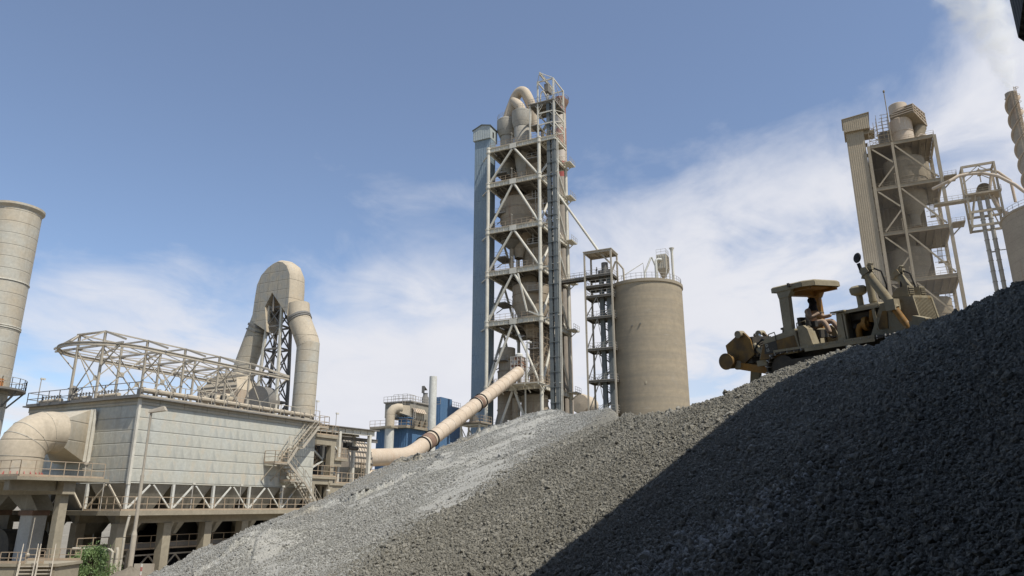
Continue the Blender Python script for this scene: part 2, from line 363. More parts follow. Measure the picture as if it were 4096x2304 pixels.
def segd(x, y, pl):
    best = np.full(x.shape, 1e9); side = np.zeros(x.shape)
    for (a, b), (c, d) in zip(pl[:-1], pl[1:]):
        ex, ey = c - a, d - b; L2 = ex * ex + ey * ey
        t = np.clip(((x - a) * ex + (y - b) * ey) / L2, 0, 1); dx, dy = x - a - t * ex, y - b - t * ey; q = np.hypot(dx, dy)
        m = q < best; best[m] = q[m]; side[m] = np.sign(ex * dy - ey * dx)[m]
    return best, side
def terr(x, y, detail=True):
    az = np.arctan2(x, y); r = np.hypot(x, y)
    def pl(x, y):
        h1 = K1[0] + K1[1] * x + K1[2] * y; h2 = K2[0] + K2[1] * x + K2[2] * y - .16 * np.maximum(0, y - 27)
        d = h2 - h1; return h1 + .5 * (d + np.sqrt(d * d + .12))
    rc = np.interp(az, CAZ, CR); zc = np.interp(az, CAZ, CREST[:, 2])
    cx, cy = rc * np.sin(az), rc * np.cos(az)
    if detail:
        zc = zc + .10 * vnoise(az * 40, az * 0 + 3, 1.0, 5) + .05 * vnoise(az * 40, az * 0 + 3, .23, 6)
    near = pl(x, y) + (zc - pl(cx, cy)) * np.exp(-np.maximum(0, rc - r) / 2.5)
    far = zc - .62 * np.maximum(0, r - rc)
    lx = (x - DOZ[0]) * DH[0] + (y - DOZ[1]) * DH[1]; ly = (x - DOZ[0]) * DL[0] + (y - DOZ[1]) * DL[1]
    plat = DOZ[2] - .06 + .15 * ly - np.maximum(0, np.abs(ly) - 3.2) * .7 - np.maximum(0, np.abs(lx) - 5.5) * .6
    far = np.maximum(far, np.minimum(plat, zc))
    far = np.maximum(far, -.6)
    z = np.where(r < rc, near, far)
    if detail:
        amp = np.clip((z + .4) / 1.5, 0, 1)
        # runs down the slope: the grain of the tipped material follows the fall line
        s1 = x * .72 + y * .69; s2 = -x * .69 + y * .72
        co = is_coarse(x, y)
        z = z + amp * (.15 * vnoise(s1 * .3, s2, 1.9, 1) + .028 * vnoise(s1 * .4, s2, .7, 2) + .007 * vnoise(x, y, .3, 3) + .003 * vnoise(x, y, .13, 4))
        z = z + amp * np.where(co, .04 + .02 * vnoise(x, y, .5, 7), 0)
        dm = np.hypot((x + 9.5) * 1.0, (y - 28.2) * .8); z = z + .75 * np.clip(1 - dm / 2.6, 0, 1)
        for p in LEDGE:
            d, s = segd(x, y, p); z = z + np.where(s > 0, .30 * np.exp(-d / 1.6), -.06 * np.exp(-d / .5)) * np.clip(.65 + .6 * vnoise(x, y, .5, 9), 0, 1.2)
    return z
FLOW = [(((1.4, 43.6), (.5, 39.5), (-.6, 35.7), (-1.5, 30.5), (-2.3, 26.6)), 1.5), (((-3.4, 43.2), (-5.2, 38.2), (-5.5, 34), (-5.9, 31)), .9), (((-1.8, 45.5), (-3.2, 40.5), (-3.6, 35)), .7), (((-9.5, 28.2), (-8.2, 26), (-7.0, 23.2)), .7)]
LANE = [(((-1.9, 17.9), (.3, 17.2), (1.75, 18.2), (4.6, 20.9)), .30), (((-.4, 25.7), (1.2, 24.0), (3.3, 24.5)), .35), (((.0, 14.2), (1.6, 15.4), (3.4, 17.4), (5.6, 19.6)), .28), (((-2.6, 21.5), (-.4, 21.2), (2.2, 22.2)), .3)]
def lanes(x, y, tab, sd):
    w = .55 * vnoise(x, y, 1.1, sd) + .45 * vnoise(x, y, .28, sd + 1); out = np.zeros(x.shape)
    for p, wd in tab: d, _ = segd(x, y, p); out = np.maximum(out, np.clip(1.25 - d / wd * .9 + w, 0, 1))
    return out
def dusty(x, y):
    s1 = x * .80 + y * .60; s2 = -x * .60 + y * .80       # along and across the fall of the paler heap
    q = .5 * vnoise(s1, s2, 9, 61) + .5 * vnoise(s1 * .45, s2, 3.1, 62) + .35 * vnoise(s1 * .3, s2, .9, 63)
    top = np.exp(-((x - 1.0) ** 2 / 16 + (y - 44.5) ** 2 / 34))
    f = np.clip(np.maximum(q * .9 + 1.1 * top - .35, lanes(x, y, FLOW, 65) * (.75 + .5 * vnoise(s1 * .25, s2, .5, 67))), 0, 1)
    return np.where(is_coarse(x, y), lanes(x, y, LANE, 71) * np.clip(.55 + .6 * vnoise(x, y, 1.6, 75), 0, .9), f)
def crust(x, y):
    az = np.arctan2(x, y); r = np.hypot(x, y); d = np.interp(az, CAZ, CR) - r
    return np.clip((4.2 + 2.2 * vnoise(x, y, 2.2, 81) + .8 * vnoise(x, y, .6, 82) - d) / .6, 0, 1) * np.clip((-np.degrees(az) - 1.0) / 2.5, 0, 1) * np.clip((np.degrees(az) + 17) / 2.5, 0, 1)
def heap_mesh():
    az = np.concatenate([np.linspace(R(-62), R(-36.5), 60, endpoint=False), np.linspace(R(-36.5), R(37), 760, endpoint=False), np.linspace(R(37), R(100), 70)])
    t = np.linspace(0, 1, 560); rr = 2.5 * (64 / 2.5) ** t
    A, RR = np.meshgrid(az, rr, indexing='ij'); X, Y = RR * np.sin(A), RR * np.cos(A); Z = terr(X, Y)
    n, m = A.shape; idx = np.arange(n * m).reshape(n, m)
    V = np.stack([X, Y, Z], -1).reshape(-1, 3)
    F = np.stack([idx[:-1, :-1], idx[:-1, 1:], idx[1:, 1:], idx[1:, :-1]], -1).reshape(-1, 4)[:, ::-1]
    xc, yc = V[F].mean(1)[:, 0], V[F].mean(1)[:, 1]
    keep = V[F][:, :, 2].max(1) > -.3
    return V, F, is_coarse(xc, yc), keep
def np_mesh(name, V, F, m, smooth=True):
    u, inv = np.unique(F, return_inverse=True); F = inv.reshape(F.shape); V = V[u]
    me = bpy.data.meshes.new(name); me.vertices.add(len(V)); me.vertices.foreach_set('co', V.astype(np.float32).ravel())
    me.loops.add(F.size); me.loops.foreach_set('vertex_index', F.astype(np.int32).ravel())
    me.polygons.add(len(F)); me.polygons.foreach_set('loop_start', np.arange(len(F), dtype=np.int32) * 4)
    me.update(calc_edges=True); me.polygons.foreach_set('use_smooth', np.full(len(F), smooth)); me.materials.append(m); me.update(); me.validate()
    me.attributes.new('dusty', 'FLOAT', 'POINT').data.foreach_set('value', dusty(V[:, 0], V[:, 1]).astype(np.float32)); me.attributes.new('crust', 'FLOAT', 'POINT').data.foreach_set('value', crust(V[:, 0], V[:, 1]).astype(np.float32))
    o = bpy.data.objects.new(name, me); COL.objects.link(o); return o
def gravel_mat(name, cols, grain, streakcol, streak_amt, bumpd, seed):
    m = bpy.data.materials.new(name); m.use_nodes = True; k = NT(m.node_tree); b = k.n['Principled BSDF']
    co = k.new('ShaderNodeTexCoord').outputs['Object']
    rot = k.mapping(co, (1, 1, 1), (seed, 0, 0), (0, 0, R(-30)))
    big = k.ramp(k.noise(k.mapping(rot, (.10, .5, .3)), 1.0, 5, .6), .36, .64)
    base = k.mix(big, (*cols[0], 1), (*cols[1], 1))
    st = k.noise(k.mapping(rot, (.09, .75, .2), (9, 3, 0)), 1.0, 6, .62, .5)
    base = k.mix(k.ramp(st, .54, .66, 0, streak_amt, True), base, (*streakcol, 1))
    if True:
        ac = k.new('ShaderNodeAttribute'); ac.attribute_name = 'crust'; base = k.mix(k.math('MULTIPLY', ac.outputs['Fac'], .8), base, (.235, .205, .15, 1))
        at = k.new('ShaderNodeAttribute'); at.attribute_name = 'dusty'; dn = k.math('ADD', at.outputs['Fac'], k.math('MULTIPLY', k.math('SUBTRACT', k.noise(k.mapping(rot, (.5, 2.5, 1)), 1.0, 6, .7), .5), .5))
        dmask = k.ramp(dn, .35, .62, 0, 1, True); base = k.mix(k.math('MULTIPLY', dmask, streak_amt), base, (*streakcol, 1))
    vor = k.new('ShaderNodeTexVoronoi'); k.put(vor.inputs['Vector'], co); vor.inputs['Scale'].default_value = grain
    vor2 = k.new('ShaderNodeTexVoronoi'); k.put(vor2.inputs['Vector'], co); vor2.inputs['Scale'].default_value = grain * .38
    cell = k.ramp(k.sep(vor.outputs['Color'])[0], 0, 1, .62, 1.42)
    cell2 = k.ramp(k.sep(vor2.outputs['Color'])[0], 0, 1, .78, 1.25)
    v = k.math('MULTIPLY', cell, cell2)
    if True: v = k.math('ADD', k.math('MULTIPLY', v, k.math('SUBTRACT', 1.0, k.math('MULTIPLY', dmask, .75))), k.math('MULTIPLY', dmask, .75))
    base = k.mix(1.0, base, k.comb(v, v, v), 'MULTIPLY')
    k.put(b.inputs['Base Color'], base); b.inputs['Roughness'].default_value = .95; b.inputs['Specular IOR Level'].default_value = .2
    h = k.math('ADD', k.math('MULTIPLY', k.ramp(vor.outputs['Distance'], 0, .6, 1, 0), .5), k.math('MULTIPLY', k.ramp(vor2.outputs['Distance'], 0, .6, 1, 0), 1.0))
    q = k.new('ShaderNodeBump'); q.inputs['Strength'].default_value = .9; q.inputs['Distance'].default_value = bumpd; k.put(q.inputs['Height'], h); k.put(b.inputs['Normal'], q.outputs[0])
    return m
M['coarse'] = gravel_mat('coarse_clinker', ((.20, .186, .15), (.155, .145, .117)), 26, (.265, .245, .19), .75, .03, 0)  # ground coat darker than its stones, painting shade into the gaps
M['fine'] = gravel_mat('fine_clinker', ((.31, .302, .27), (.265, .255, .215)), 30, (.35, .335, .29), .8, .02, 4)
HV, HF, HC, HK = heap_mesh()
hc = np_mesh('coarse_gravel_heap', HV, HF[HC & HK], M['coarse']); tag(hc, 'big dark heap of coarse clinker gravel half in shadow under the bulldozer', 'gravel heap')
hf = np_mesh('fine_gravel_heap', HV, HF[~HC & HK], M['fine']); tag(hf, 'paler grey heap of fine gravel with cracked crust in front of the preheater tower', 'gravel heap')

def stone_material(name, c1, c2, pale):
    m = bpy.data.materials.new(name); m.use_nodes = True; k = NT(m.node_tree); b = k.n['Principled BSDF']
    oi = k.new('ShaderNodeObjectInfo'); co = k.new('ShaderNodeTexCoord').outputs['Object']
    at = k.new('ShaderNodeAttribute'); at.attribute_type = 'INSTANCER'; at.attribute_name = 'tone'
    t = at.outputs['Fac']
    base = k.mix(t, (*c1, 1), (*c2, 1)); base = k.mix(k.ramp(t, .93, 1.0, 0, 1), base, (*pale, 1))
    n = k.ramp(k.noise(co, 2.2, 4, .7), .2, .8, .7, 1.25); base = k.mix(1.0, base, k.comb(n, n, n), 'MULTIPLY')
    k.put(b.inputs['Base Color'], base); b.inputs['Roughness'].default_value = .95; b.inputs['Specular IOR Level'].default_value = .2
    q = k.new('ShaderNodeBump'); q.inputs['Strength'].default_value = .6; q.inputs['Distance'].default_value = .2; k.put(q.inputs['Height'], k.noise(co, 3.0, 5, .7)); k.put(b.inputs['Normal'], q.outputs[0])
    return m
def stone_nodes(m):
    ng = bpy.data.node_groups.new('stones_' + m.name, 'GeometryNodeTree')
    ng.interface.new_socket('Geometry', in_out='INPUT', socket_type='NodeSocketGeometry'); ng.interface.new_socket('Geometry', in_out='OUTPUT', socket_type='NodeSocketGeometry')
    n, l = ng.nodes, ng.links; gi, go = n.new('NodeGroupInput'), n.new('NodeGroupOutput')
    gt = n.new('GeometryNodeGeometryToInstance')
    for i in range(4):
        ic = n.new('GeometryNodeMeshIcoSphere'); ic.inputs['Radius'].default_value = 1.0; ic.inputs['Subdivisions'].default_value = 2
        nz = n.new('ShaderNodeTexNoise'); nz.inputs['Scale'].default_value = .85; nz.inputs['Detail'].default_value = 1.5
        ps = n.new('GeometryNodeInputPosition'); va = n.new('ShaderNodeVectorMath'); va.operation = 'ADD'; va.inputs[1].default_value = (i * 7.3, i * 3.1, 2.0)
        l.new(ps.outputs[0], va.inputs[0]); l.new(va.outputs[0], nz.inputs['Vector'])
        sb = n.new('ShaderNodeVectorMath'); sb.operation = 'SUBTRACT'; sb.inputs[1].default_value = (.5, .5, .5); l.new(nz.outputs['Color'], sb.inputs[0])
        sc = n.new('ShaderNodeVectorMath'); sc.operation = 'SCALE'; sc.inputs['Scale'].default_value = 1.9; l.new(sb.outputs[0], sc.inputs[0])
        st = n.new('GeometryNodeSetPosition'); l.new(ic.outputs[0], st.inputs['Geometry']); l.new(sc.outputs[0], st.inputs['Offset'])
        sm = n.new('GeometryNodeSetMaterial'); sm.inputs['Material'].default_value = m; l.new(st.outputs[0], sm.inputs[0]); l.new(sm.outputs[0], gt.inputs[0])
    ip = n.new('GeometryNodeInstanceOnPoints'); l.new(gi.outputs[0], ip.inputs['Points']); l.new(gt.outputs[0], ip.inputs['Instance'])
    ip.inputs['Pick Instance'].default_value = True
    def attr(nm, ty):
        a = n.new('GeometryNodeInputNamedAttribute'); a.data_type = ty; a.inputs['Name'].default_value = nm; return a.outputs[0]
    er = n.new('FunctionNodeEulerToRotation'); l.new(attr('rot', 'FLOAT_VECTOR'), er.inputs[0]); l.new(er.outputs[0], ip.inputs['Rotation'])
    l.new(attr('scl', 'FLOAT_VECTOR'), ip.inputs['Scale']); l.new(attr('pick', 'INT'), ip.inputs['Instance Index'])
    l.new(ip.outputs[0], go.inputs[0]); return ng
def scatter(name, label, coarse, n, size, m, azr, rr, power):
    a = RNG.uniform(R(azr[0]), R(azr[1]), n * 3); u = RNG.random(n * 3)
    r = (rr[0] ** power + u * (rr[1] ** power - rr[0] ** power)) ** (1 / power)
    x, y = r * np.sin(a), r * np.cos(a); rc = np.interp(a, CAZ, CR)
    ok = (r < rc + 1.2) & (is_coarse(x + RNG.normal(0, .8, n * 3), y) == coarse)
    ok &= RNG.random(n * 3) > dusty(x, y) * np.where(is_coarse(x, y), .62, .95)
    x, y, r = x[ok][:n], y[ok][:n], r[ok][:n]; z = terr(x, y); k = len(x)
    s = np.exp(RNG.normal(0, .42, k)) * size * (0.8 + r / 60)
    patch = vnoise(x, y, 1.3, 77)
    s *= 1 + .28 * patch
    V = np.stack([x, y, z + s * RNG.uniform(-.1, .75, k)], -1)
    me = bpy.data.meshes.new(name); me.vertices.add(k); me.vertices.foreach_set('co', V.astype(np.float32).ravel())
    sc = np.stack([s * RNG.uniform(.8, 1.3, k), s * RNG.uniform(.7, 1.1, k), s * RNG.uniform(.55, .9, k)], -1)
    me.attributes.new('scl', 'FLOAT_VECTOR', 'POINT').data.foreach_set('vector', sc.astype(np.float32).ravel())
    me.attributes.new('rot', 'FLOAT_VECTOR', 'POINT').data.foreach_set('vector', RNG.uniform(0, 6.28, (k, 3)).astype(np.float32).ravel())
    me.attributes.new('pick', 'INT', 'POINT').data.foreach_set('value', RNG.integers(0, 4, k).astype(np.int32))
    tone = RNG.random(k)
    if coarse: tone = np.clip(tone * .75 + .25 * (.5 + .9 * vnoise((x * .86 + y * .5) * .3, -x * .5 + y * .86, 1.7, 91)), 0, .92) if True else tone
    if coarse:   # a scatter of paler stones lies near the foot of the heap
        pale = np.exp(-((x - 2.3) ** 2 / 2.2 + (y - 10.4) ** 2 / 1.0)); tone = np.where(RNG.random(k) < pale * .55, 1.0, np.minimum(tone, .965 + .035 * (RNG.random(k) < .25)))
    me.attributes.new('tone', 'FLOAT', 'POINT').data.foreach_set('value', tone.astype(np.float32))
    o = bpy.data.objects.new(name, me); COL.objects.link(o); me.materials.append(m)
    md = o.modifiers.new('stones', 'NODES'); md.node_group = stone_nodes(m)
    tag(o, label, 'gravel', kind='stuff'); return o
M['cstone'] = stone_material('clinker_stone', (.19, .177, .142), (.375, .352, .293), (.49, .475, .43))
M['fstone'] = stone_material('fine_stone', (.285, .274, .238), (.46, .445, .40), (.53, .52, .48))
scatter('coarse_gravel', 'loose coarse clinker stones covering the big dark heap', True, 240000, .0175, M['cstone'], (-22, 37), (6.2, 34), 1.3)
scatter('fine_gravel', 'loose small stones over the paler fine gravel heap', False, 130000, .012, M['fstone'], (-34, 10), (19, 51), 1.4)
scatter('gravel_lumps', 'bigger clinker lumps strewn over the big dark heap', True, 1400, .024, M['cstone'], (-22, 37), (6.2, 30), 1.2)
# small soil mound round the lamp post
mm = MB(); n, q = 40, 14; V = []
for i in range(q + 1):
    for j in range(n):
        a = 2 * math.pi * j / n; r = 2.6 * i / q; h = 1.35 * max(0, 1 - (i / q)) ** 1.05
        V.append((r * math.cos(a) * 1.1, r * math.sin(a), h + random.uniform(-.05, .05) * (i < q) - (.3 if i == q else 0)))
mm.add(V, [(i * n + j, i * n + (j + 1) % n, (i + 1) * n + (j + 1) % n, (i + 1) * n + j)[::-1] for i in range(q) for j in range(n)], True)
o = mm.build('soil_mound', M['soil']); o.location = (-21.35, 43.9, 0); tag(o, 'small brown soil mound around the foot of the tall street lamp', 'mound')
# ------------------------------------------------------------------ main preheater tower
def cyclone(parent, c, r, z0, z1, zc, rc, m, band=True, topr=None, n=28, name='cyclone'):
    """drum from z0 to z1, cone down to zc"""
    b = MB(); prof = [(rc, zc), (rc, zc + .5), (r, z0), (r, z1), (r * .97, z1 + .12), (r * .5, z1 + .25), (.01, z1 + .25)]
    b.lathe(prof, (c[0], c[1], 0), n)
    if band:
        for q in (z0 + .1, (z0 + z1) / 2, z1 - .1): b.lathe([(r + .01, q - .07), (r + .09, q - .07), (r + .09, q + .07), (r + .01, q + .07)], (c[0], c[1], 0), n)
    return b.build(name, m, parent)
def column(parent, u, v, z0, z1, r, levels, m, base=True):
    b = MB().tube([(u, v, z0), (u, v, z1)], r, 16)
    for z in levels: b.tube([(u, v, z - .75), (u, v, z + .75)], r * 1.28, 16); b.tube([(u, v, z + .35), (u, v, z + .55)], r * 1.5, 16); b.tube([(u, v, z - .55), (u, v, z - .35)], r * 1.5, 16)
    return b.build('column', m, parent)
def main_tower():
    T = thing('preheater_tower', 'tall open steel preheater tower with beige cyclones and round pale columns', 'tower', (5.68, 140, 0), GRID)
    FL = [78.7, 70.4, 59.9, 50.5, 39.9, 26.6]; A, B = 15.0, 12.0
    for u, v in ((0, 0), (0, B), (A, 0), (A, B)): column(T, u, v, 0, FL[0] + .6, .36, FL, M['beam'])
    for k, z in enumerate(FL):
        for p, q in (((0, .45, z), (0, B - .45, z)), ((.45, 0, z), (A - .45, 0, z)), ((.45, B, z), (A - .45, B, z)), ((A, .45, z), (A, B - .45, z))):
            MB().ibeam(p, q, .45, .95).build('floor_beam', M['beam'], T)
        d = MB().box(.25, .25, z + .5, A - .25, B - .25, z + .62)
        for v in (3, 6, 9): d.beam((.3, v, z + .12), (A - .3, v, z + .12), .3, .7, (0, 0, 1))
        for u in (3.7, 7.5, 11.2): d.beam((u, .3, z + .28), (u, B - .3, z + .28), .22, .42, (0, 0, 1))
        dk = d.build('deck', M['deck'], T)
        MB().rail([(0, B - .5, z + .62), (0, .5, z + .62)], 1.15, 1.2).build('railing', M['railing'], dk)
        MB().rail([(.5, 0, z + .62), (A - .5, 0, z + .62)], 1.15, 1.5).build('railing', M['railing'], dk)
        MB().rail([(.5, B, z + .62), (A - .5, B, z + .62)], 1.15, 1.8).build('railing', M['railgrey'], dk)
        zl = FL[k + 1] if k < 5 else 12.0
        for p, q in (((0, 6.25, z - .7), (0, B - .45, zl + .75)), ((0, 5.75, z - .7), (0, .45, zl + .75)), ((7.2, 0, z - .7), (.45, 0, zl + .75)), ((7.8, 0, z - .7), (A - .45, 0, zl + .75)),
                     ((A, 6.2, z - .7), (A, B - .4, zl + .7)), ((A, 5.8, z - .7), (A, .4, zl + .7)), ((7.2, B, z - .7), (.45, B, zl + .7)), ((7.8, B, z - .7), (A - .45, B, zl + .7))):
            MB().tube([p, q], .25, 10).build('brace', M['beam'], T)
        g = MB()   # gusset where the two front braces meet the beam
        g.box(-.30, 5.2, z - .62, -.235, 6.8, z + .5); g.build('gusset', M['beam'], T)
        # small outer balcony past the far right column, and one on the left inside
        b = MB().box(A - 2.2, -1.9, z + .3, A + 1.2, -.42, z + .45); b.beam((A, -.3, z - .9), (A, -1.8, z + .25), .14); bl = b.build('balcony', M['beam'], T)
        MB().rail([(A - 2.2, -1.9, z + .45), (A + 1.2, -1.9, z + .45)], 1.1, 1.2).build('railing', M['railgrey'], bl)
        zm = (z + zl) / 2 - .6 if k < 5 else 19.6
        b = MB().box(2.0, 8.9, zm, 6.5, B - .5, zm + .15); b.beam((4.2, B, zm - 1.4), (4.2, 9.5, zm - .02), .14); sp = b.build('side_platform', M['deck'], T)
        MB().rail([(2.0, B - .5, zm + .15), (2.0, 8.9, zm + .15), (6.5, 8.9, zm + .15)], 1.1, 1.1).build('railing', M['railgrey'], sp)
        # stairs zigzag through the right-hand bay
        if k < 5:
            zb = zl + .7; zt = z + .5; h = (zt - zb) / 2
            s = MB().stair((5.2, 1.0, zb), (9.8, 1.0, zb + h), .9, (0, 1, 0)); s.stair((9.8, 2.1, zb + h), (5.2, 2.1, zt), .9, (0, 1, 0))
            s.box(9.8, 1.0, zb + h - .1, 11.0, 3.0, zb + h); s.build('stairs', M['deck'], T)
            s = MB().box(1.2, 1.0, zb + h + .3, 3.4, 3.4, zb + h + .42); s.build('inner_platform', M['deck'], T)
            MB().rail([(1.2, 3.4, zb + h + .42), (1.2, 1.0, zb + h + .42), (3.4, 1.0, zb + h + .42)], 1.1, 1.0).build('railing', M['railgrey'], T)
    # cyclones, from the top pair down
    cyclone(T, (7, 11.0), 1.55, 79, 86.6, 72.5, .7, M['cyclonegrey'], False)
    b = MB().lathe([(1.7, 85.2), (2.3, 86.7), (2.3, 89.2), (2.0, 89.5), (.01, 89.5)], (7, 11.0, 0), 28); b.build('cyclone_head', M['cyclonegrey'], T)
    MB().rail([(7 + 2.2 * math.cos(R(a)), 11.0 + 2.2 * math.sin(R(a)), 89.45) for a in range(0, 360, 30)], .95, 1.0, .025, close=True, toe=False).build('railing', M['railgrey'], T)
    cyclone(T, (5, 6.3), 1.75, 79, 86.3, 71.5, .8, M['cyclonegrey'], False)
    b = MB().lathe([(1.8, 85.4), (2.25, 87), (2.25, 89.3), (2.0, 89.5), (.01, 89.5)], (5, 6.3, 0), 28); b.build('cyclone_head', M['cyclonegrey'], T)
    MB().rail([(5 + 2.15 * math.cos(R(a)), 6.3 + 2.15 * math.sin(R(a)), 89.45) for a in range(0, 360, 30)], .95, 1.1, .025, close=True, toe=False).build('railing', M['railgrey'], T)
    def smooth(P, n=6):
        P = [Vector(q) for q in P]; out = []
        for i in range(len(P) - 1):
            p0, p1, p2, p3 = P[max(i - 1, 0)], P[i], P[i + 1], P[min(i + 2, len(P) - 1)]
            for j in range(n):
                t = j / n; out.append(.5 * ((2 * p1) + (p2 - p0) * t + (2 * p0 - 5 * p1 + 4 * p2 - p3) * t * t + (3 * p1 - p0 - 3 * p2 + p3) * t ** 3))
        return out + [P[-1]]
    MB().tube(smooth([(7, 11.0, 89.3), (7, 10.4, 91.2), (7, 9.6, 93.2), (6.9, 8.7, 95.0), (6.6, 7.5, 95.8), (6.4, 6.2, 95.2), (6.6, 5.2, 93.0), (7.2, 4.7, 90.5), (8, 4.6, 86)]), 1.16, 20).build('gas_duct', M['cream'], T)
    MB().tube(smooth([(5, 6.3, 89.3), (5.1, 6.6, 90.6), (5.6, 7.5, 92.0), (6.4, 8.6, 93.3), (6.9, 9.2, 94.2)]), 1.06, 20).build('gas_duct', M['cream'], T)
    cyclone(T, (8, 9.4), 2.0, 74.2, 75.4, 70.9, .8, M['cyclone'])
    cyclone(T, (6.5, 4.6), 2.1, 75.3, 77.9, 71.6, .8, M['cyclone'])
    cyclone(T, (6, 7.6), 4.05, 63.4, 68.2, 55.2, 1.0, M['cyclone'])
    MB().tube([(6, 8.6, 68), (6, 8.6, 71)], 1.55, 18).tube([(6.6, 6.2, 67.2), (8, 5.6, 72)], .8, 14).build('riser_duct', M['cyclone'], T)
    cyclone(T, (9, 4.6), 3.2, 53.3, 57.8, 46.5, .9, M['cyclone'])
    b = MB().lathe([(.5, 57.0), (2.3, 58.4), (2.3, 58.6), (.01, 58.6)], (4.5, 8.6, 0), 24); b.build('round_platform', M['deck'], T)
    MB().rail([(4.5 + 2.2 * math.cos(R(a)), 8.6 + 2.2 * math.sin(R(a)), 58.6) for a in range(0, 360, 30)], 1.0, 1.2, close=True, toe=False).build('railing', M['railgrey'], T)
    MB().tube([(4.5, 8.6, 57.4), (4.5, 8.6, 52)], .45, 14).build('down_pipe', M['cyclone'], T)
    cyclone(T, (6, 4.7), 4.0, 44.4, 48.3, 37.5, 1.0, M['cyclone'])
    MB().tube([(6, 5.2, 48), (6, 5.2, 52)], 1.7, 18).build('riser_duct', M['cyclone'], T)
    b = MB().lathe([(1.9, 6), (1.9, 30.6), (1.72, 31.0), (1.72, 35.6), (1.6, 35.7)], (5, 9.9, 0), 28)
    for z in (14, 18.5, 23, 27, 30.8, 33.2): b.lathe([(1.92, z - .08), (2.02, z - .08), (2.02, z + .08), (1.92, z + .08)], (5, 9.9, 0), 28)
    b.build('calciner', M['cyclone'], T)
    b = MB().lathe([(2.7, 4), (2.7, 25.6), (1.2, 26.2)], (6, 4.2, 0), 28)
    for z in (10, 15, 20, 24.6): b.lathe([(2.72, z - .1), (2.84, z - .1), (2.84, z + .1), (2.72, z + .1)], (6, 4.2, 0), 28)
    b.build('riser_vessel', M['cyclone'], T)
    MB().tube([(2, 6.6, 24.8), (2, 6.6, 20.5)], .55, 14).tube([(2, 6.6, 22.3), (2, 6.6, 22.6)], .7, 14).tube([(2, 6.6, 21.2), (2, 6.6, 21.5)], .7, 14).build('down_pipe', M['cyclone'], T)
    b = MB().lathe([(2.5, 26), (2.5, 37.6), (1.4, 39.4)], (8.6, 3.7, 0), 26); b.build('lower_vessel', M['darkvessel'], T)
    MB().tube([(13.0, 2.0, 0), (13.0, 2.0, 58)], 1.45, 20).build('tall_duct', M['darkvessel'], T)
    b = MB()
    for i in range(26):
        u, v = random.uniform(.6, 13), random.choice([.5, 1.2, 3, 8.8, 11.3, 11.6]); z0 = random.choice(FL[1:]) + .6; b.tube([(u, v, z0), (u, v, z0 + random.uniform(4, 9.5))], random.uniform(.05, .12), 6)
    for z in FL:
        for i in range(3): v = random.uniform(1, 11); b.tube([(.5, v, z + .35), (random.uniform(4, 10), v, z - .35), (10, v + random.uniform(-2, 2), z - .5)], .07, 6)
    b.build('pipework', M['railgrey'], T)
    b = MB()
    for i in range(14):
        u, v, z = random.uniform(1, 12), random.uniform(.8, 11), random.choice(FL[:5]) + .62; w, h = random.uniform(.3, .9), random.uniform(.6, 1.9); MB().box(u, v, z, u + w, v + w, z + h).build('equipment_box', M['darksteel'], T)
    # scaffolding round the lower vessel
    b = MB()
    for u in (1.4, 3.2, 5.0, 6.8):
        for v in (.9, 2.3, 3.7): b.beam((u, v, 27.3), (u, v, 39.3), .07)
    for z in np.arange(28.2, 39.3, 1.25):
        for v in (.9, 2.3, 3.7): b.beam((1.0, v, z), (7.2, v, z), .06)
        for u in (1.4, 3.2, 5.0, 6.8): b.beam((u, .5, z), (u, 4.1, z), .06)
    b.build('scaffold', M['railing'], T)
    # front platform where the duct arrives
    b = MB().box(-3.0, -.9, 26.75, -.3, 8.6, 26.9)
    for v in (-.6, 2.2, 5.0, 8.0): b.beam((-.3, v, 25.4), (-2.8, v, 26.7), .16); b.beam((-3, v, 26.6), (-.3, v, 26.6), .16, .26, (0, 0, 1))
    b.build('front_platform', M['beam'], T)
    MB().rail([(-.4, 8.6, 26.9), (-3, 8.6, 26.9), (-3, 4.8, 26.9)], 1.15, 1).rail([(-3, 3.6, 26.9), (-3, -.9, 26.9), (-.4, -.9, 26.9)], 1.15, 1).build('railing', M['railing'], T)
    b = MB().box(-.7, .6, 18.9, -.3, 9, 19.05); b.build('low_platform', M['deck'], T)
    MB().rail([(-.7, 9, 19.05), (-.7, 3.0, 19.05)], 1.1, 1).build('railing', M['railgrey'], T)
    MB().tube([(-.5, 3.2, 10), (-.5, 3.2, 26.2)], .16, 10).build('post', M['beam'], T)
    b = MB().tube([(-1.2, 2.55, 27), (-1.2, 2.55, 34.6), (-1.2, 2.2, 35.1), (-1.0, 1.6, 35.0)], .17, 10); b.build('vent_pipe', M['white'], T)
    b = MB()
    for i in range(6): b.beam((-2.6, 2.3 - i * .35, 28.2 + .1 * i), (-2.6, 1.2 - i * .35, 30.0 + .12 * i), .09)
    b.build('pipe_bundle', M['galvflat'], T)
    b = MB().beam((-.9, 2.1, 41.3), (-.9, -.2, 40.2), .5, .25); b.beam((-.6, 4.7, 49.6), (-.6, 2.7, 41.4), .28); b.build('hoist_beam', M['beam'], T)
    # bucket elevator up the front right corner
    for v in (-2.08, -3.2):
        b = MB().box(.1, v - .34, 8, 1.0, v + .34, 88.0); b.build('elevator_casing', M['elevblue'], T)
    b = MB()
    for z in np.arange(11.5, 88, 2.93): b.box(.02, -3.62, z - .07, 1.08, -1.66, z + .07); b.box(0.3, -2.86, z + 1.35, .8, -2.42, z + 1.47)
    b.build('elevator_frame', M['elevblue'], T)
    for v in (-3.85, -4.1): MB().tube([(.5, v, 8), (.5, v, 78.4)], .09, 8).build('riser_pipe', M['beam'], T)
    b = MB()
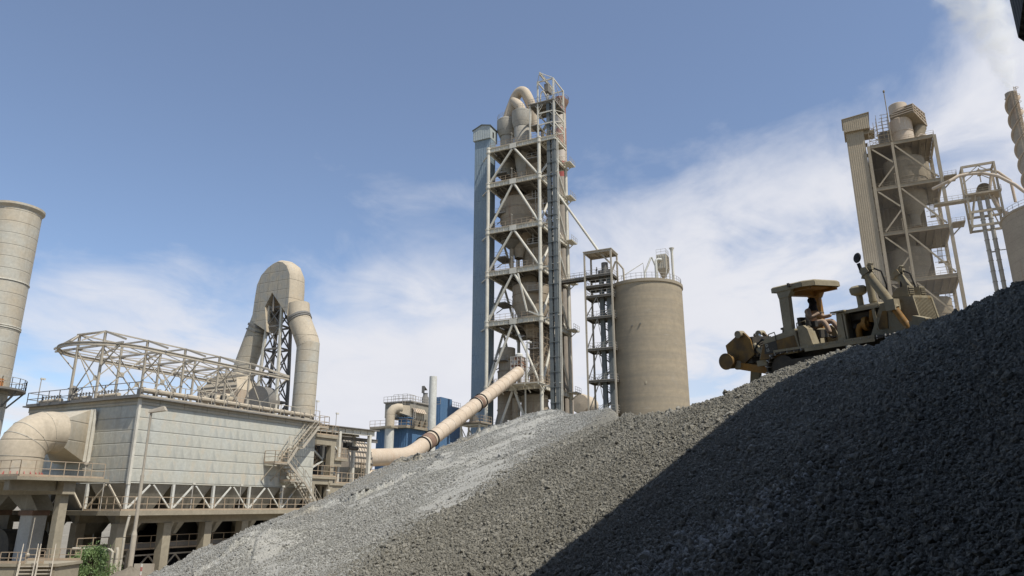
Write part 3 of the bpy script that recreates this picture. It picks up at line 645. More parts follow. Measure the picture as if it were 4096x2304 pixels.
    for z in FL: b.beam((.4, -.3, z), (.4, -1.7, z), .25, .3, (0, 0, 1)); b.beam((.3, -1.6, z + .4), (.3, -4.0, z + .4), .14)
    b.build('elevator_tie', M['beam'], T)
    # extension deck and hoist frame on top
    b = MB().box(0, -3.65, 79.0, 6.2, 0, 79.15); b.ibeam((0, -.4, 78.6), (0, -3.6, 78.6), .3, .75); b.ibeam((.2, -3.6, 78.6), (6.2, -3.6, 78.6), .3, .75)
    for u in (1.5, 3, 4.5, 6): b.beam((u, -3.5, 78.8), (u, 0, 78.8), .15, .3, (0, 0, 1))
    b.build('top_platform', M['beam'], T)
    MB().rail([(0, 0, 79.15), (0, -3.65, 79.15), (6.2, -3.65, 79.15), (6.2, 0, 79.15)], 1.15, 1.0).build('railing', M['railing'], T)
    PO = [(0, .15), (0, -3.5), (5.6, -3.5), (5.6, .15)]
    for u, v in PO: MB().beam((u, v, 79.1), (u, v, 92.7), .3).build('frame_post', M['beam'], T)
    MB().beam((0, 2.0, 79.1), (0, 2.0, 87.3), .3).build('frame_post', M['beam'], T)
    b = MB().box(-.3, -3.7, 87.3, 6.0, 2.3, 87.45)
    for u in (0, 1.4, 2.8, 4.2, 5.6): b.beam((u, -3.6, 87.15), (u, 2.2, 87.15), .16, .3, (0, 0, 1))
    b.build('hoist_deck', M['deck'], T)
    MB().rail([(-.3, 2.3, 87.45), (-.3, -3.7, 87.45), (6, -3.7, 87.45), (6, 2.3, 87.45)], 1.1, 1.0).build('railing', M['railgrey'], T)
    b = MB().box(0, 0.1, 82.3, 3, 1.9, 82.4); b.build('mid_platform', M['deck'], T)
    MB().rail([(0, 1.9, 82.4), (0, .1, 82.4)], 1.1, .9).build('railing', M['railgrey'], T)
    b = MB()
    for z in (82.2, 84.9, 92.55):
        for i in range(4):
            p, q = PO[i], PO[(i + 1) % 4]; b.beam((*p, z), (*q, z), .2, .26, (0, 0, 1))
            if z < 90:
                m = Vector((p[0] * .72 + q[0] * .28, p[1] * .72 + q[1] * .28, z)); b.beam((*p, z - 1.2), m, .1); m2 = Vector((p[0] * .28 + q[0] * .72, p[1] * .28 + q[1] * .72, z)); b.beam((*q, z - 1.2), m2, .1)
    b.beam((0, -3.5, 79.6), (5.6, -3.5, 82), .1); b.beam((0, -3.5, 82.3), (5.6, -3.5, 84.8), .1); b.beam((0, -3.5, 85), (5.6, -3.5, 87.2), .1); b.beam((0, -3.5, 92.4), (5.6, -3.5, 88.6), .1)
    b.beam((0, .15, 84.9), (0, -1.0, 86.9), .1); b.beam((0, -3.5, 86.1), (0, -2.6, 87.1), .1); b.beam((0, .15, 86.0), (0, -.8, 87.1), .1); b.beam((0, .15, 86.0), (0, .9, 87.1), .1)
    b.build('frame_bracing', M['beam'], T)
    MB().ibeam((-2.0, -1.2, 93.3), (6.2, -1.2, 93.3), .3, .6).build('crane_rail', M['beam'], T)
    b = MB().beam((-2.0, -1.2, 93.4), (0, .15, 92.6), .1); b.beam((-2.0, -1.2, 93.4), (0, -3.5, 92.7), .1); b.build('stay', M['beam'], T)
    MB().box(1.6, -1.6, 90.9, 2.6, -.7, 92.8).box(2.7, -1.5, 91.3, 4.1, -.9, 92.6).build('hoist', M['darksteel'], T)
    b = MB().lathe([(.9, 87.5), (.9, 88.6), (.5, 88.9), (.01, 88.9)], (2.6, -1.6, 0), 16); b.build('elevator_head', M['darksteel'], T)
    MB().tube(smooth([(1.0, .0, 87.5), (1.0, -.1, 90.0), (1.0, -.6, 90.7), (1.0, -1.1, 90.0), (1.4, -1.6, 88.4)], 5), .16, 10).build('vent_pipe', M['beam'], T)
    MB().tube([(3, -1.9, 86.5), (3.4, -.2, 83.5), (3.4, .6, 82.5), (3.4, .6, 79.3)], .35, 12).build('feed_pipe', M['cyclonegrey'], T)
    MB().beam((7.0, -.4, 78.3), (9.2, -2.6, 78.4), .1).build('arm', M['beam'], T)
    # lamp standards on the floor edges
    for k, z in enumerate(FL[:5]):
        b = MB().tube([(-.1, 6.3, z + .6), (-.1, 6.3, z + 2.9)], .045, 6); b.box(-.5, 6.2, z + 2.85, .0, 6.4, z + 2.98); b.build('floor_lamp', M['railgrey'], T)
    return T
MT = main_tower()
o = thing('rusted_tank', 'small rust and white square tank hanging in front of the main preheater tower', 'tank', g2w((5.68, 140), -1.6, 4.2, 26.9), GRID)
b = MB().box(-1.0, -1.1, 2.6, 1.0, 1.1, 5.3); b.build('tank_body', M['rust'], o)
b = MB()
for z in (2.9, 3.7, 4.5, 5.2): b.box(-1.08, -1.18, z - .05, 1.08, 1.18, z + .05)
for v in (-1.1, -.35, .35, 1.1): b.box(-1.1, v - .05, 2.5, -1.0, v + .05, 5.35)
for u in (-.9, .9):
    for v in (-1, 1): b.beam((u, v, 0), (u, v, 2.55), .14)
b.build('tank_frame', M['railgrey'], o)
b = MB().lathe([(.75, 5.3), (.75, 5.8), (.5, 6.0), (.01, 6.0)], (0, -.2, 0), 16); b.build('tank_hood', M['white'], o)
# ------------------------------------------------------------------ blue elevator shaft beside it
E = thing('elevator_shaft', 'tall slim blue sheet clad elevator shaft standing left of the main preheater tower', 'elevator shaft', g2w((5.68, 140), 3.0, 13.1, 0), GRID)
MB().box(0, 0, 0, 2.3, 4.0, 83.6).build('cladding', M['paleblue'], E)
b = MB().prism([(-.4, -.05, 83.6), (-.4, 4.3, 83.6), (-.4, 4.3, 86.2), (-.4, 2.1, 87.1), (-.4, -.05, 86.6)], (3.5, 0, 0)); b.build('head_house', M['palegrey'], E)
b = MB().prism([(-.6, -.25, 86.5), (-.6, 2.1, 87.12), (-.6, 4.5, 86.15), (-.6, 4.5, 86.3), (-.6, 2.1, 87.3), (-.6, -.25, 86.68)], (3.9, 0, 0)); b.build('roof', M['elevblue'], E)
MB().box(.8, -.09, 84.2, 1.4, -.055, 85.6).build('door', M['black'], E)
b = MB()
for z in (78.2, 69.9, 59.4, 50.0, 39.4, 26.1): b.beam((-3.0, -1.5, z), (-.06, 1.8, z), .22, .22)
b.build('tie_beam', M['beam'], E)
# ------------------------------------------------------------------ red and white chimney behind
Ch = thing('banded_chimney', 'tall red and white banded concrete chimney rising behind the main preheater tower', 'chimney', (12.6, 170, 0))
MB().lathe([(1.75, 0), (1.42, 80), (1.33, 104.2), (1.38, 106.6), (1.2, 106.6), (1.2, 106)], (0, 0, 0), 32).build('shaft', M['redwhite'], Ch)
MB().lathe([(1.35, 103.6), (2.2, 105.4), (2.2, 105.6), (1.35, 105.6)], (0, 0, 0), 24).build('gallery', M['pinkring'], Ch)
MB().rail([(2.15 * math.cos(R(a)), 2.15 * math.sin(R(a)), 105.6) for a in range(0, 360, 20)], 1.1, 1, .03, close=True, toe=False).build('railing', M['railgrey'], Ch)
b = MB().beam((.9, -1.15, 60), (.95, -1.05, 104), .08); b.beam((1.3, -.75, 60), (1.3, -.7, 104), .08)
b.build('ladder', M['railing'], Ch)

# ------------------------------------------------------------------ inclined duct with its bends
D = thing('inclined_duct', 'long pinkish beige round duct climbing from the left to the main preheater tower', 'duct', (-14.3, 104.6, 0))
def dl(p): return (p[0] + 14.3, p[1] - 104.6, p[2])
P0, P1, P2 = Vector((-19.2, 95.0, 10.35)), Vector((-14.35, 104.9, 11.25)), Vector((1.25, 137.4, 28.75))
pts = [P0 + (P1 - P0) * t for t in (0, .3, .6, .82)]; e0 = pts[-1]; e1 = P1 + (P2 - P1) * .06
for t in (.2, .4, .6, .8): pts.append(e0 * (1 - t) ** 2 + P1 * 2 * t * (1 - t) + e1 * t * t)
pts += [e1, P1 + (P2 - P1) * .12]
MB().tube([dl(q) for q in pts], 1.13, 30).build('lower_bend', M['pink'], D)
S0 = P1 + (P2 - P1) * .15
MB().tube([dl(S0), dl(P2)], 1.13, 30).build('sloping_pipe', M['pink'], D)
def ring(a, w, r): q = (P2 - P1).normalized(); c = P1 + (P2 - P1) * a; return [dl(c - q * w), dl(c + q * w)]
b = MB()
for a in (.10, .163, .535, .585): b.tube(ring(a, .07, 0), 1.3, 30)
b.build('flange', M['black'], D)
b = MB().tube(ring(.13, .55, 0), 1.2, 30).tube(ring(.56, .45, 0), 1.2, 30); b.build('expansion_joint', M['pinkring'], D)
b = MB()
for a in np.arange(.205, 1.0, .048):
    if abs(a - .56) > .04: b.tube(ring(a, .035, 0), 1.165, 30)
b.build('weld_bands', M['pink'], D)
MB().lathe([(1.13, -.3), (.9, .25), (.4, .55), (.01, .62)], (0, 0, 0), 24).build('end_cap', M['pink'], D)
cap = [q for q in COL.objects if q.name.startswith('end_cap')][-1]; cap.location = dl(P2); cap.rotation_euler = (P2 - P1).to_track_quat('Z', 'Y').to_euler()
MB().tube([dl((-19.0, 95.4, 7.9)), dl((-13.4, 106.5, 8.4))], 1.1, 26).build('lower_return_pipe', M['pink'], D)
o = thing('duct_trestle', 'pale braced steel trestle with a railed platform under the middle of the inclined duct', 'trestle', (-6.3, 123.2, 0), GRID)
b = MB()
for u in (-1.3, 1.3):
    for v in (-1.7, 1.7): b.beam((u, v, 0), (u, v, 17.5), .26)
for z in (5, 11, 17.3):
    for u in (-1.3, 1.3): b.beam((u, -1.7, z), (u, 1.7, z), .2)
    for v in (-1.7, 1.7): b.beam((-1.3, v, z), (1.3, v, z), .2)
for z in (5, 11):
    for u in (-1.3, 1.3): b.beam((u, -1.7, z), (u, 1.7, z + 6), .13); b.beam((u, 1.7, z), (u, -1.7, z + 6), .13)
    for v in (-1.7, 1.7): b.beam((-1.3, v, z), (1.3, v, z + 6), .13); b.beam((1.3, v, z), (-1.3, v, z + 6), .13)
b.build('trestle_frame', M['beam'], o)
MB().box(-1.9, -2.3, 17.5, 1.9, 2.3, 17.65).build('platform', M['deck'], o)
MB().rail([(-1.9, 2.3, 17.65), (-1.9, -2.3, 17.65), (1.9, -2.3, 17.65)], 1.1, .9).build('railing', M['railing'], o)
MB().hexa([(-1.1, -.35, 17.65), (1.1, -.35, 17.65), (1.1, .35, 17.65), (-1.1, .35, 17.65), (-.9, -.3, 18.9), (.9, -.3, 18.9), (.9, .3, 18.9), (-.9, .3, 18.9)]).build('saddle', M['beige'], o)
o = thing('duct_pier', 'stubby beige pier holding the elbow of the inclined duct at the heap edge', 'support', (-13.6, 104.2, 0), GRID)
b = MB().box(-.4, -1.0, 0, .4, -.5, 10.5); b.box(-.4, .5, 0, .4, 1.0, 10.5); b.build('leg', M['beige'], o); MB().box(-.55, -1.3, 10.5, .55, 1.3, 10.8).build('cap_beam', M['beige'], o)

# ------------------------------------------------------------------ silo and its elevator tower
SS = 1.241
def sc(x, y, z): return Vector((x * SS, y * SS, 4.6 + (z - 4.6) * SS))
c = sc(22.25, 118.6, 4.6); SL = thing('concrete_silo', 'big round brown concrete silo with a small filter on its roof', 'silo', (c.x, c.y, 0))
sr = 6.17 * SS; zt = sc(0, 0, 39.4).z
MB().lathe([(sr, 0), (sr, zt - .5), (sr + .22, zt - .35), (sr + .22, zt + .25), (sr - .1, zt + .25), (.01, zt + .3)], (0, 0, 0), 72).build('silo_wall', M['silo'], SL)
MB().rail([((sr - .1) * math.cos(R(a)), (sr - .1) * math.sin(R(a)), zt + .25) for a in range(0, 360, 8)], 1.25, 1.1, .028, close=True, toe=False).build('railing', M['railgrey'], SL)
b = MB()
for x, z in ((-3.2, 32.0), (-2.0, 32.2)):
    q = sc(22.25 + x, 0, z); yy = -math.sqrt(sr * sr - (x * SS) ** 2); b.tube([(x * SS, yy + .3, q.z), (x * SS * 1.02, yy - .25, q.z - .1)], .17, 10)
b.build('spout', M['darksteel'], SL)
b = MB()
for x, z, s in ((.2, 39.0, .45), (.55, 39.0, .3), (-1.6, 22.6, .3)):
    yy = -math.sqrt(sr * sr - (x * SS) ** 2); b.box(x * SS - s / 2, yy - .06, sc(0, 0, z).z, x * SS + s / 2, yy + .1, sc(0, 0, z).z + .5)
b.build('hatch', M['concrete'], SL)
F = thing('silo_filter', 'small pale box filter with a hopper standing on the silo roof', 'filter', sc(25.9, 117.2, 4.6).to_tuple()[:2] + (zt + .3,), GRID)
zf = zt + .3
def fz(z): return sc(0, 0, z).z - zf
MB().box(0, 0, fz(42.9), 2.6, 2.0, fz(45.4)).build('filter_box', M['beam'], F)
b = MB()
for i in range(6): b.box(-.09, .05 + i * .38, fz(42.95), 0, .13 + i * .38, fz(45.3))
for i in range(7): b.box(.1 + i * .38, -.09, fz(42.95), .18 + i * .38, 0, fz(45.3))
b.build('stiffener', M['beige'], F)
MB().hexa([(.9, .7, fz(41.5)), (1.6, .7, fz(41.5)), (1.6, 1.3, fz(41.5)), (.9, 1.3, fz(41.5)), (0, 0, fz(42.88)), (2.6, 0, fz(42.88)), (2.6, 2, fz(42.88)), (0, 2, fz(42.88))]).build('hopper', M['beige'], F)
b = MB()
for u in (.08, 2.5):
    for v in (.08, 1.9): b.beam((u, v, 0), (u, v, fz(42.9)), .13)
b.build('leg', M['beam'], F)
MB().rail([(0, 2, fz(45.4)), (0, 0, fz(45.4)), (2.6, 0, fz(45.4))], 1.1, .9, .025, toe=False).build('railing', M['railgrey'], F)
p = sc(27.05, 117.6, 4.6); o = thing('vent_stack', 'slim pale vent pipe with a flared top beside the silo filter', 'pipe', (p.x, p.y, zt + .3)); h = sc(0, 0, 46.5).z - zt - .3
MB().lathe([(.26, 0), (.26, h - .9), (.34, h - .4), (.55, h - .05), (.55, h), (.3, h), (.24, h - .4)], (0, 0, 0), 20).build('pipe', M['beam'], o)
p = sc(24.15, 117.2, 4.6); o = thing('filter_duct', 'bent pale duct rising from the silo roof into the filter', 'duct', (p.x, p.y, zt + .3))
b = MB().tube([(0, 0, 0), (0, 0, fz(43.9)), (.15, 0, fz(44.2)), (.6, 0, fz(44.35)), (1.2, .1, fz(44.3))], .3, 14); b.build('riser', M['white'], o)
q = [sc(x, 117.2, z) - Vector((p.x, p.y, zt + .3)) for x, z in ((22.19, 40.2), (22.2, 41.9), (23.35, 44.6), (23.55, 44.7), (24.02, 43.35), (24.25, 43.4))]
MB().tube(q, .2, 12).build('zigzag_pipe', M['white'], o)
q = [sc(x, 117.2, z) - Vector((p.x, p.y, zt + .3)) for x, z in ((18.2, 41.2), (22.0, 43.7), (22.1, 42.6), (22.1, 40.2))]; MB().tube(q, .09, 8).build('thin_pipe', M['white'], o)

c = sc(16.18, 114, 4.6); EO = (c.x, c.y)
ET = thing('silo_elevator_tower', 'slim dark steel elevator tower with open roof frame standing just left of the silo', 'tower', (c.x, c.y, 0), GRID)
ew, ed, et = 5.7, 4.0, sc(0, 0, 45.1).z; ELV = [sc(0, 0, z).z for z in (40.9, 39.1, 37.4, 33.8, 28.6, 23.5, 18.6, 12)]
for u, v in ((0, 0), (0, ew), (ed, 0), (ed, ew)): MB().beam((u, v, 0), (u, v, et), .32).build('post', M['beige'], ET)
b = MB().box(-.25, -.25, et, ed + .25, ew + .25, et + .15)
for v in (0, 1.9, 3.8, ew): b.beam((0, v, et - .15), (ed, v, et - .15), .2, .3, (0, 0, 1))
for u in (0, ed): b.beam((u, 0, et - .2), (u, ew, et - .2), .2, .4, (0, 0, 1))
b.build('roof', M['beige'], ET)
for k, z in enumerate(ELV):
    b = MB().box(.17, .17, z, ed - .17, ew - .17, z + .1)
    for u in (0, ed): b.ibeam((u, .17, z - .1), (u, ew - .17, z - .1), .25, .4)
    for v in (0, ew): b.ibeam((.17, v, z - .1), (ed - .17, v, z - .1), .25, .4)
    dk = b.build('deck', M['deck'], ET)
    MB().rail([(ed, ew, z + .1), (0, ew, z + .1), (0, 0, z + .1), (ed, 0, z + .1)], 1.15, 1.1, .03).build('railing', M['railgrey'], dk)
    if k >= 2:
        zb = ELV[k + 1] if k < 7 else 1; h = z - zb; b = MB()
        b.stair((2.9, ew - 1.0, zb + .1), (2.9, 1.0, zb + h / 2), .8, (1, 0, 0), rails=True); b.stair((1.9, 1.0, zb + h / 2), (1.9, ew - 1.0, z), .8, (1, 0, 0)) if k < 7 else None
        b.build('stairs', M['darksteel'], ET)
        b = MB().beam((0, ew - .2, zb + .5), (0, ew - 2.4, z - .3), .16); b.beam((0, ew - 2.4, z - .3), (0, ew - 3.0, zb + h * .4), .1); b.build('brace', M['darksteel'], ET)
for v in (1.2, 2.7): MB().box(1.2, v - .42, 0, 2.0, v + .42, ELV[0] + .9).build('elevator_casing', M['elevblue'], ET)
MB().box(1.0, .6, ELV[0] + .15, 2.3, 3.2, ELV[0] + 1.3).lathe([(.7, 0), (.7, 2.4)], (1.6, 1.9, ELV[0] + .5), 14).build('drive', M['darksteel'], ET)
b = MB().tube([(2.6, .8, ELV[0] + 1.0), (2.6, -.1, ELV[0] + 3.2), (2.6, -.4, ELV[0] + 3.3), (3.0, -1.6, ELV[0] + 1.5), (3.0, -1.7, ELV[0] - 1.6)], .2, 10); b.build('dust_pipe', M['beige'], ET)
FB = thing('footbridge', 'railed steel footbridge linking the main preheater tower to the silo elevator tower', 'footbridge', (*g2w(EO, 0, ew)[:2], 0), GRID)
z = ELV[0]
b = MB().box(.6, .2, z - .05, 1.9, 6.2, z + .1); b.ibeam((.6, .2, z - .2), (.6, 6.2, z - .2), .2, .5); b.ibeam((1.9, .2, z - .2), (1.9, 6.2, z - .2), .2, .5); b.build('walkway', M['deck'], FB)
MB().rail([(.6, 6.2, z + .1), (.6, .2, z + .1)], 1.15, 1.1).rail([(1.9, 6.2, z + .1), (1.9, .2, z + .1)], 1.15, 1.1).build('railing', M['railgrey'], FB)
a, b_ = Vector((9.3, 146.3, 70.0)), sc(14.6, 115.5, 44.9)
o = thing('sloping_pipe', 'slim pale pipe sloping down from the main preheater tower to the silo elevator tower', 'pipe', a.to_tuple())
MB().tube([(0, 0, 0), b_ - a], .26, 12).build('pipe', M['beam'], o)
q = (b_ - a).normalized(); MB().beam(b_ - a, b_ - a + q * 3.0 + Vector((.5, 0, .2)), .45, .3).build('trough', M['beige'], o)
o = thing('round_vessel', 'pinkish round ended vessel low between the main preheater tower and the silo', 'vessel', (18.3, 185, 0), GRID)
MB().lathe([(.01, -2.3), (1.7, -2.2), (1.9, -2), (1.9, 2), (1.7, 2.2), (.01, 2.3)], (0, 0, 0), 32).build('drum', M['cream'], o)
d = [q for q in COL.objects if q.name.startswith('drum')][-1]; d.location = (0, 0, 28.8); d.scale = (1.3, 1.3, 1.6); d.rotation_euler = (0, R(90), 0)
b = MB().box(-1.5, -1.2, 0, 1.5, 1.2, 26.4); b.build('plinth', M['concrete'], o)

# ------------------------------------------------------------------ blue filter building, white chimney, dark blue block
BF = thing('blue_filter_building', 'blue clad building carrying a grey bag filter with a bent inlet duct', 'building', (-17.64, 125, 0), GRID)
MB().box(0, 0, 0, 7.2, 6.2, 17.1).build('blue_wall', M['bluesheet'], BF)
MB().box(-.9, -.5, 17.1, 7.6, 7.0, 17.4).build('floor_slab', M['concrete'], BF)
MB().rail([(7.6, -.5, 17.4), (-.9, -.5, 17.4), (-.9, 7.0, 17.4)], 1.1, 1.1).build('railing', M['railing'], BF)
MB().box(.9, .1, 19.1, 7.4, 5.3, 21.6).build('filter_box', M['hopper'], BF)
b = MB()
for i in range(4): u = 1.3 + i * 1.55; b.hexa([(u + .5, .5, 17.5), (u + .9, .5, 17.5), (u + .9, 1, 17.5), (u + .5, 1, 17.5), (u, .1, 19.1), (u + 1.45, .1, 19.1), (u + 1.45, 3, 19.1), (u, 3, 19.1)])
b.build('hopper', M['hopper'], BF)
b = MB().box(.7, -.1, 21.6, 7.6, 5.5, 21.72); b.build('roof', M['darksteel'], BF)
MB().rail([(7.6, -.1, 21.72), (.7, -.1, 21.72), (.7, 5.5, 21.72)], 1.0, .8).rail([(4, 1.2, 21.72), (1.5, 1.2, 21.72), (1.5, 4, 21.72)], 1.4, .9, toe=False).build('railing', M['railgrey'], BF)
b = MB()
for i in range(6): u = 1.35 + i * .66; b.hexa([(u, -.55, 19.9), (u + .5, -.55, 19.9), (u + .5, -.5, 19.85), (u, -.5, 19.85), (u, -.02, 20.7), (u + .5, -.02, 20.7), (u + .5, .08, 20.65), (u, .08, 20.65)])
b.build('hood', M['pink'], BF)
b = MB().beam((1.0, -.6, 17.4), (1.0, -.6, 21.6), .06); b.beam((1.5, -.6, 17.4), (1.5, -.6, 21.6), .06)
for z in np.arange(17.6, 21.6, .3): b.beam((1.0, -.6, z), (1.5, -.6, z), .04)
b.beam((.6, 1.0, 19), (.6, 1.0, 22.6), .06); b.beam((.6, 1.5, 19), (.6, 1.5, 22.6), .06)
for z in np.arange(19, 22.6, .3): b.beam((.6, 1.0, z), (.6, 1.5, z), .04)
b.build('ladder', M['railgrey'], BF)
MB().box(-.55, -.4, 17.5, .9, 1.4, 18.75).box(-.7, -.6, 18.75, 1.1, 1.7, 18.85).build('control_cabin', M['bluesheet'], BF)
o = thing('bent_duct', 'pale bent duct entering the grey bag filter on the blue building', 'duct', g2w((-17.64, 125), -2, 2.1, 0), GRID)
b = MB().tube([(0, 0, 0), (0, 0, 17.0)], .76, 20); b.build('riser', M['white'], o)
b = MB().tube([(0, 0, 17.3), (0, 0, 19.2), (.15, -.1, 19.7), (.5, -.35, 20.2), (1.0, -.7, 20.4), (1.6, -1.1, 20.4)], .78, 20); b.build('elbow', M['ductbeige'], o)
b = MB().hexa([(.9, -1.3, 19.6), (2.7, -2.1, 19.2), (2.7, -.2, 19.2), (.9, -.2, 19.6), (.9, -1.3, 20.9), (2.7, -2.1, 20.95), (2.7, -.2, 20.95), (.9, -.2, 20.9)]); b.build('inlet_cone', M['ductbeige'], o)
MB().box(-1.0, -1.0, 17.0, 1.0, 1.0, 17.3).build('collar', M['concrete'], o)
p = g2w((-17.64, 125), 8, 1.7, 0); o = thing('roof_vent', 'dark cowled vent stack on the roof edge of the grey bag filter', 'vent', (p.x, p.y, 21.7), GRID)
MB().lathe([(.6, 0), (.62, 1.6), (.42, 1.9), (.42, 2.4), (.5, 2.4)], (0, 0, 0), 16).build('pipe', M['darksteel'], o)
b = MB().box(-.5, -.1, 2.4, -.45, .5, 3.6); b.prism([(-.5, -.1, 3.6), (.5, -.1, 3.0), (.5, -.1, 3.05), (-.5, -.1, 3.7)], (0, .6, 0)); b.build('cowl', M['darksteel'], o)
o = thing('white_chimney', 'plain stained white round chimney in front of the dark blue building', 'chimney', (-13.15, 122, 0)); MB().lathe([(.72, 0), (.63, 25.3), (.55, 25.3), (.5, 24)], (0, 0, 0), 28).build('shaft', M['white'], o)
o = thing('dark_blue_building', 'dark blue sheet clad building behind the white chimney', 'building', (-14.56, 150, 0), GRID)
MB().box(0, 0, 0, 8.2, 5, 24.4).build('wall', M['bluesheet'], o); MB().box(.2, 0, 24.4, 4.6, 1.5, 25.9).build('roof_house', M['bluesheet'], o)
MB().rail([(4.6, 0, 24.4), (8.2, 0, 24.4)], 1.1, 1).rail([(0, 0, 24.4), (0, 5, 24.4)], 1.1, 1).build('railing', M['railgrey'], o)
# worker on the elevator tower is added with the people
# ------------------------------------------------------------------ filter house (bag house) on concrete columns
BO = (-26.25, 52.0)
def filter_house():
    H = thing('filter_house', 'large grey cross-broken sheet filter house raised on concrete columns', 'filter house', (*BO, 0), GRID)
    L, Wd, zb, zt = 18.6, 12.5, 6.1, 11.5
    b = MB()
    b.add([(0, 0, zb), (L, 0, zb), (L, 0, zt), (0, 0, zt)], [(0, 1, 2, 3)]); b.add([(0, Wd, zb), (0, 0, zb), (0, 0, zt), (0, Wd, zt)], [(0, 1, 2, 3)])
    b.add([(L, 0, zb), (L, Wd, zb), (L, Wd, zt), (L, 0, zt)], [(0, 1, 2, 3)]); b.add([(L, Wd, zb), (0, Wd, zb), (0, Wd, zt), (L, Wd, zt)], [(0, 1, 2, 3)])
    b.build('wall', M['galv'], H)
    MB().box(-.05, -.05, zt, L + .05, Wd + .05, 11.9).build('fascia', M['galvflat'], H)
    MB().box(-.42, -.42, 11.9, L + .3, Wd + .3, 12.0).build('roof', M['darksteel'], H)
    MB().box(-.12, -.12, zb - .1, .07, .07, 12.05).build('corner_post', M['beam'], H)
    b = MB()
    for u in np.arange(1.6, L, 2.15): b.box(u, -.062, zt + .02, u + .03, -.05, 11.88)
    b.build('fascia_joint', M['darksteel'], H)
    # hoppers, posts and diagonals under the casing
    for i in range(5):
        for j in range(3):
            u0, v0 = .1 + i * 3.7, .1 + j * 4.13; u1, v1 = u0 + 3.55, v0 + 4.0; um, vm = (u0 + u1) / 2, (v0 + v1) / 2
            MB().hexa([(um - .35, vm - .35, 2.6), (um + .35, vm - .35, 2.6), (um + .35, vm + .35, 2.6), (um - .35, vm + .35, 2.6), (u0, v0, zb - .01), (u1, v0, zb - .01), (u1, v1, zb - .01), (u0, v1, zb - .01)]).build('hopper', M['hopper'], H)
    for i in range(6):
        u = i * L / 5 * .995 + .02; MB().box(u - .09, -.09, 4.28, u + .09, .09, zb - .02).build('post', M['white'], H)
        if i < 5:
            b = MB().beam((u + 1.7, -.03, zb - .1), (u + .16, -.03, 4.45), .1); b.beam((u + 2.0, -.03, zb - .1), (u + 3.5, -.03, 4.45), .1); b.build('diagonal', M['white'], H)
    for j in range(1, 4):
        v = j * Wd / 3; MB().box(-.09, v - .09, 4.28, .09, v + .09, zb - .02).build('post', M['white'], H)
    for j in range(3):
        v = j * Wd / 3; b = MB().beam((-.03, v + 1.9, zb - .1), (-.03, v + .3, 4.45), .1); b.beam((-.03, v + 2.2, zb - .1), (-.03, v + 3.9, 4.45), .1); b.build('diagonal', M['beige'], H)
    # slab with walkway, columns and beams
    b = MB()
    for i in range(6):
        b.box(-1.2 if i == 0 else i * 3.7 - .55, -1.2, 3.97, i * 3.7 + .55 if i < 5 else 20.2, 13.6, 4.27)
    for j in range(4):
        v0 = -1.2 if j == 0 else j * 4.13 - .5; v1 = j * 4.13 + .5 if j < 3 else 13.6
        for i in range(5): b.box(i * 3.7 + .55, v0, 3.974, (i + 1) * 3.7 - .55, v1, 4.266)
    fs = b.build('floor_slab', M['concrete'], H)
    b = MB()
    for v in (0, 4.2, 8.4, 12.4): b.box(-.4, v - .25, 3.45, 19, v + .25, 3.965)
    b.build('slab_beam', M['concrete'], H)
    for i in range(6):
        for j, v in enumerate((0, 4.2, 8.4, 12.4)):
            u = -.25 + i * 3.65; MB().box(u - .33, v - .33, 0, u + .33, v + .33, 3.445).build('column', M['concrete'], H)
    MB().rail([(20.2, -1.15, 4.27), (-1.15, -1.15, 4.27)], .9, .95, .026).build('railing', M['railing'], fs)
    MB().rail([(-1.15, -1.15, 4.27), (-1.15, 2.6, 4.27)], .9, .8, .026).build('railing', M['railing'], fs)
    # low conveyor gallery among the columns
    b = MB().box(-1.5, 1.2, 1.75, 19, 2.4, 2.05); b.build('conveyor_gallery', M['darksteel'], H)
    MB().rail([(-2.2, 1.2, 1.6), (19, 1.2, 1.6)], .95, 1.1, .025).build('railing', M['railing'], H)
    b = MB().box(-1.4, 1.25, 1.2, 19, 1.35, 1.3)
    for i in range(8): u = i * 2.3; b.beam((u, 1.3, .1), (u + 1.1, 1.3, 1.2), .09); b.beam((u + 2.2, 1.3, .1), (u + 1.1, 1.3, 1.2), .09)
    b.build('gallery_truss', M['beige'], H)
    b = MB().box(9, 10.5, 0, 19, 12.9, 3.4); b.box(9, 5, 0, 17, 7, 3.3); b.box(19.2, 1.5, 0, 19.4, 12.9, 3.9); b.box(9.0, 12.9, 0, 19.4, 13.1, 3.9); b.build('shade_infill', M['black'], H)  # black boxes and walls standing in for the deep shade under the slab
    # roof edge railings and the row of pulse air pipes
    MB().rail([(L, -.32, 12.0), (-.32, -.32, 12.0)], 1.0, 1.25, .028, mids=(.5,)).build('railing', M['beige'], H)
    MB().rail([(-.32, -.32, 12.0), (-.32, Wd, 12.0), (3, Wd, 12.0)], 1.0, 1.25, .028).build('railing', M['darksteel'], H)
    for i in range(14):
        u = .25 + i * 1.3; MB().tube([(u, .28, 12.52), (u + 1.14, .28, 12.52)], .19, 12).build('air_pipe', M['ductbeige'], H)
    b = MB(); st = MB()
    for i in range(15): u = .12 + i * 1.3; b.box(u - .06, .12, 12.0, u + .06, .55, 12.62); b.lathe([(.14, 0), (.14, .14)], (u + .35, .42, 12.62), 8)
    for i in range(92): u = .2 + i * .2; st.box(u, .2, 12.0, u + .09, .3, 12.2)
    b.build('pipe_bracket', M['darksteel'], H); st.build('pulse_valves', M['ductbeige'], H)
    for v0, v1 in ((3.0, 5.6), (6.2, 8.2), (9.6, 12.2)):
        MB().tube([(.5, v0, 12.38), (.5, v1, 12.38)], .16, 12).build('air_pipe', M['ductbeige'], H)
        b = MB(); [b.lathe([(.05, 0), (.05, .22), (.09, .25)], (.5, v, 12.54), 6) for v in np.arange(v0 + .2, v1, .35)]; b.build('valve', M['darksteel'], H)
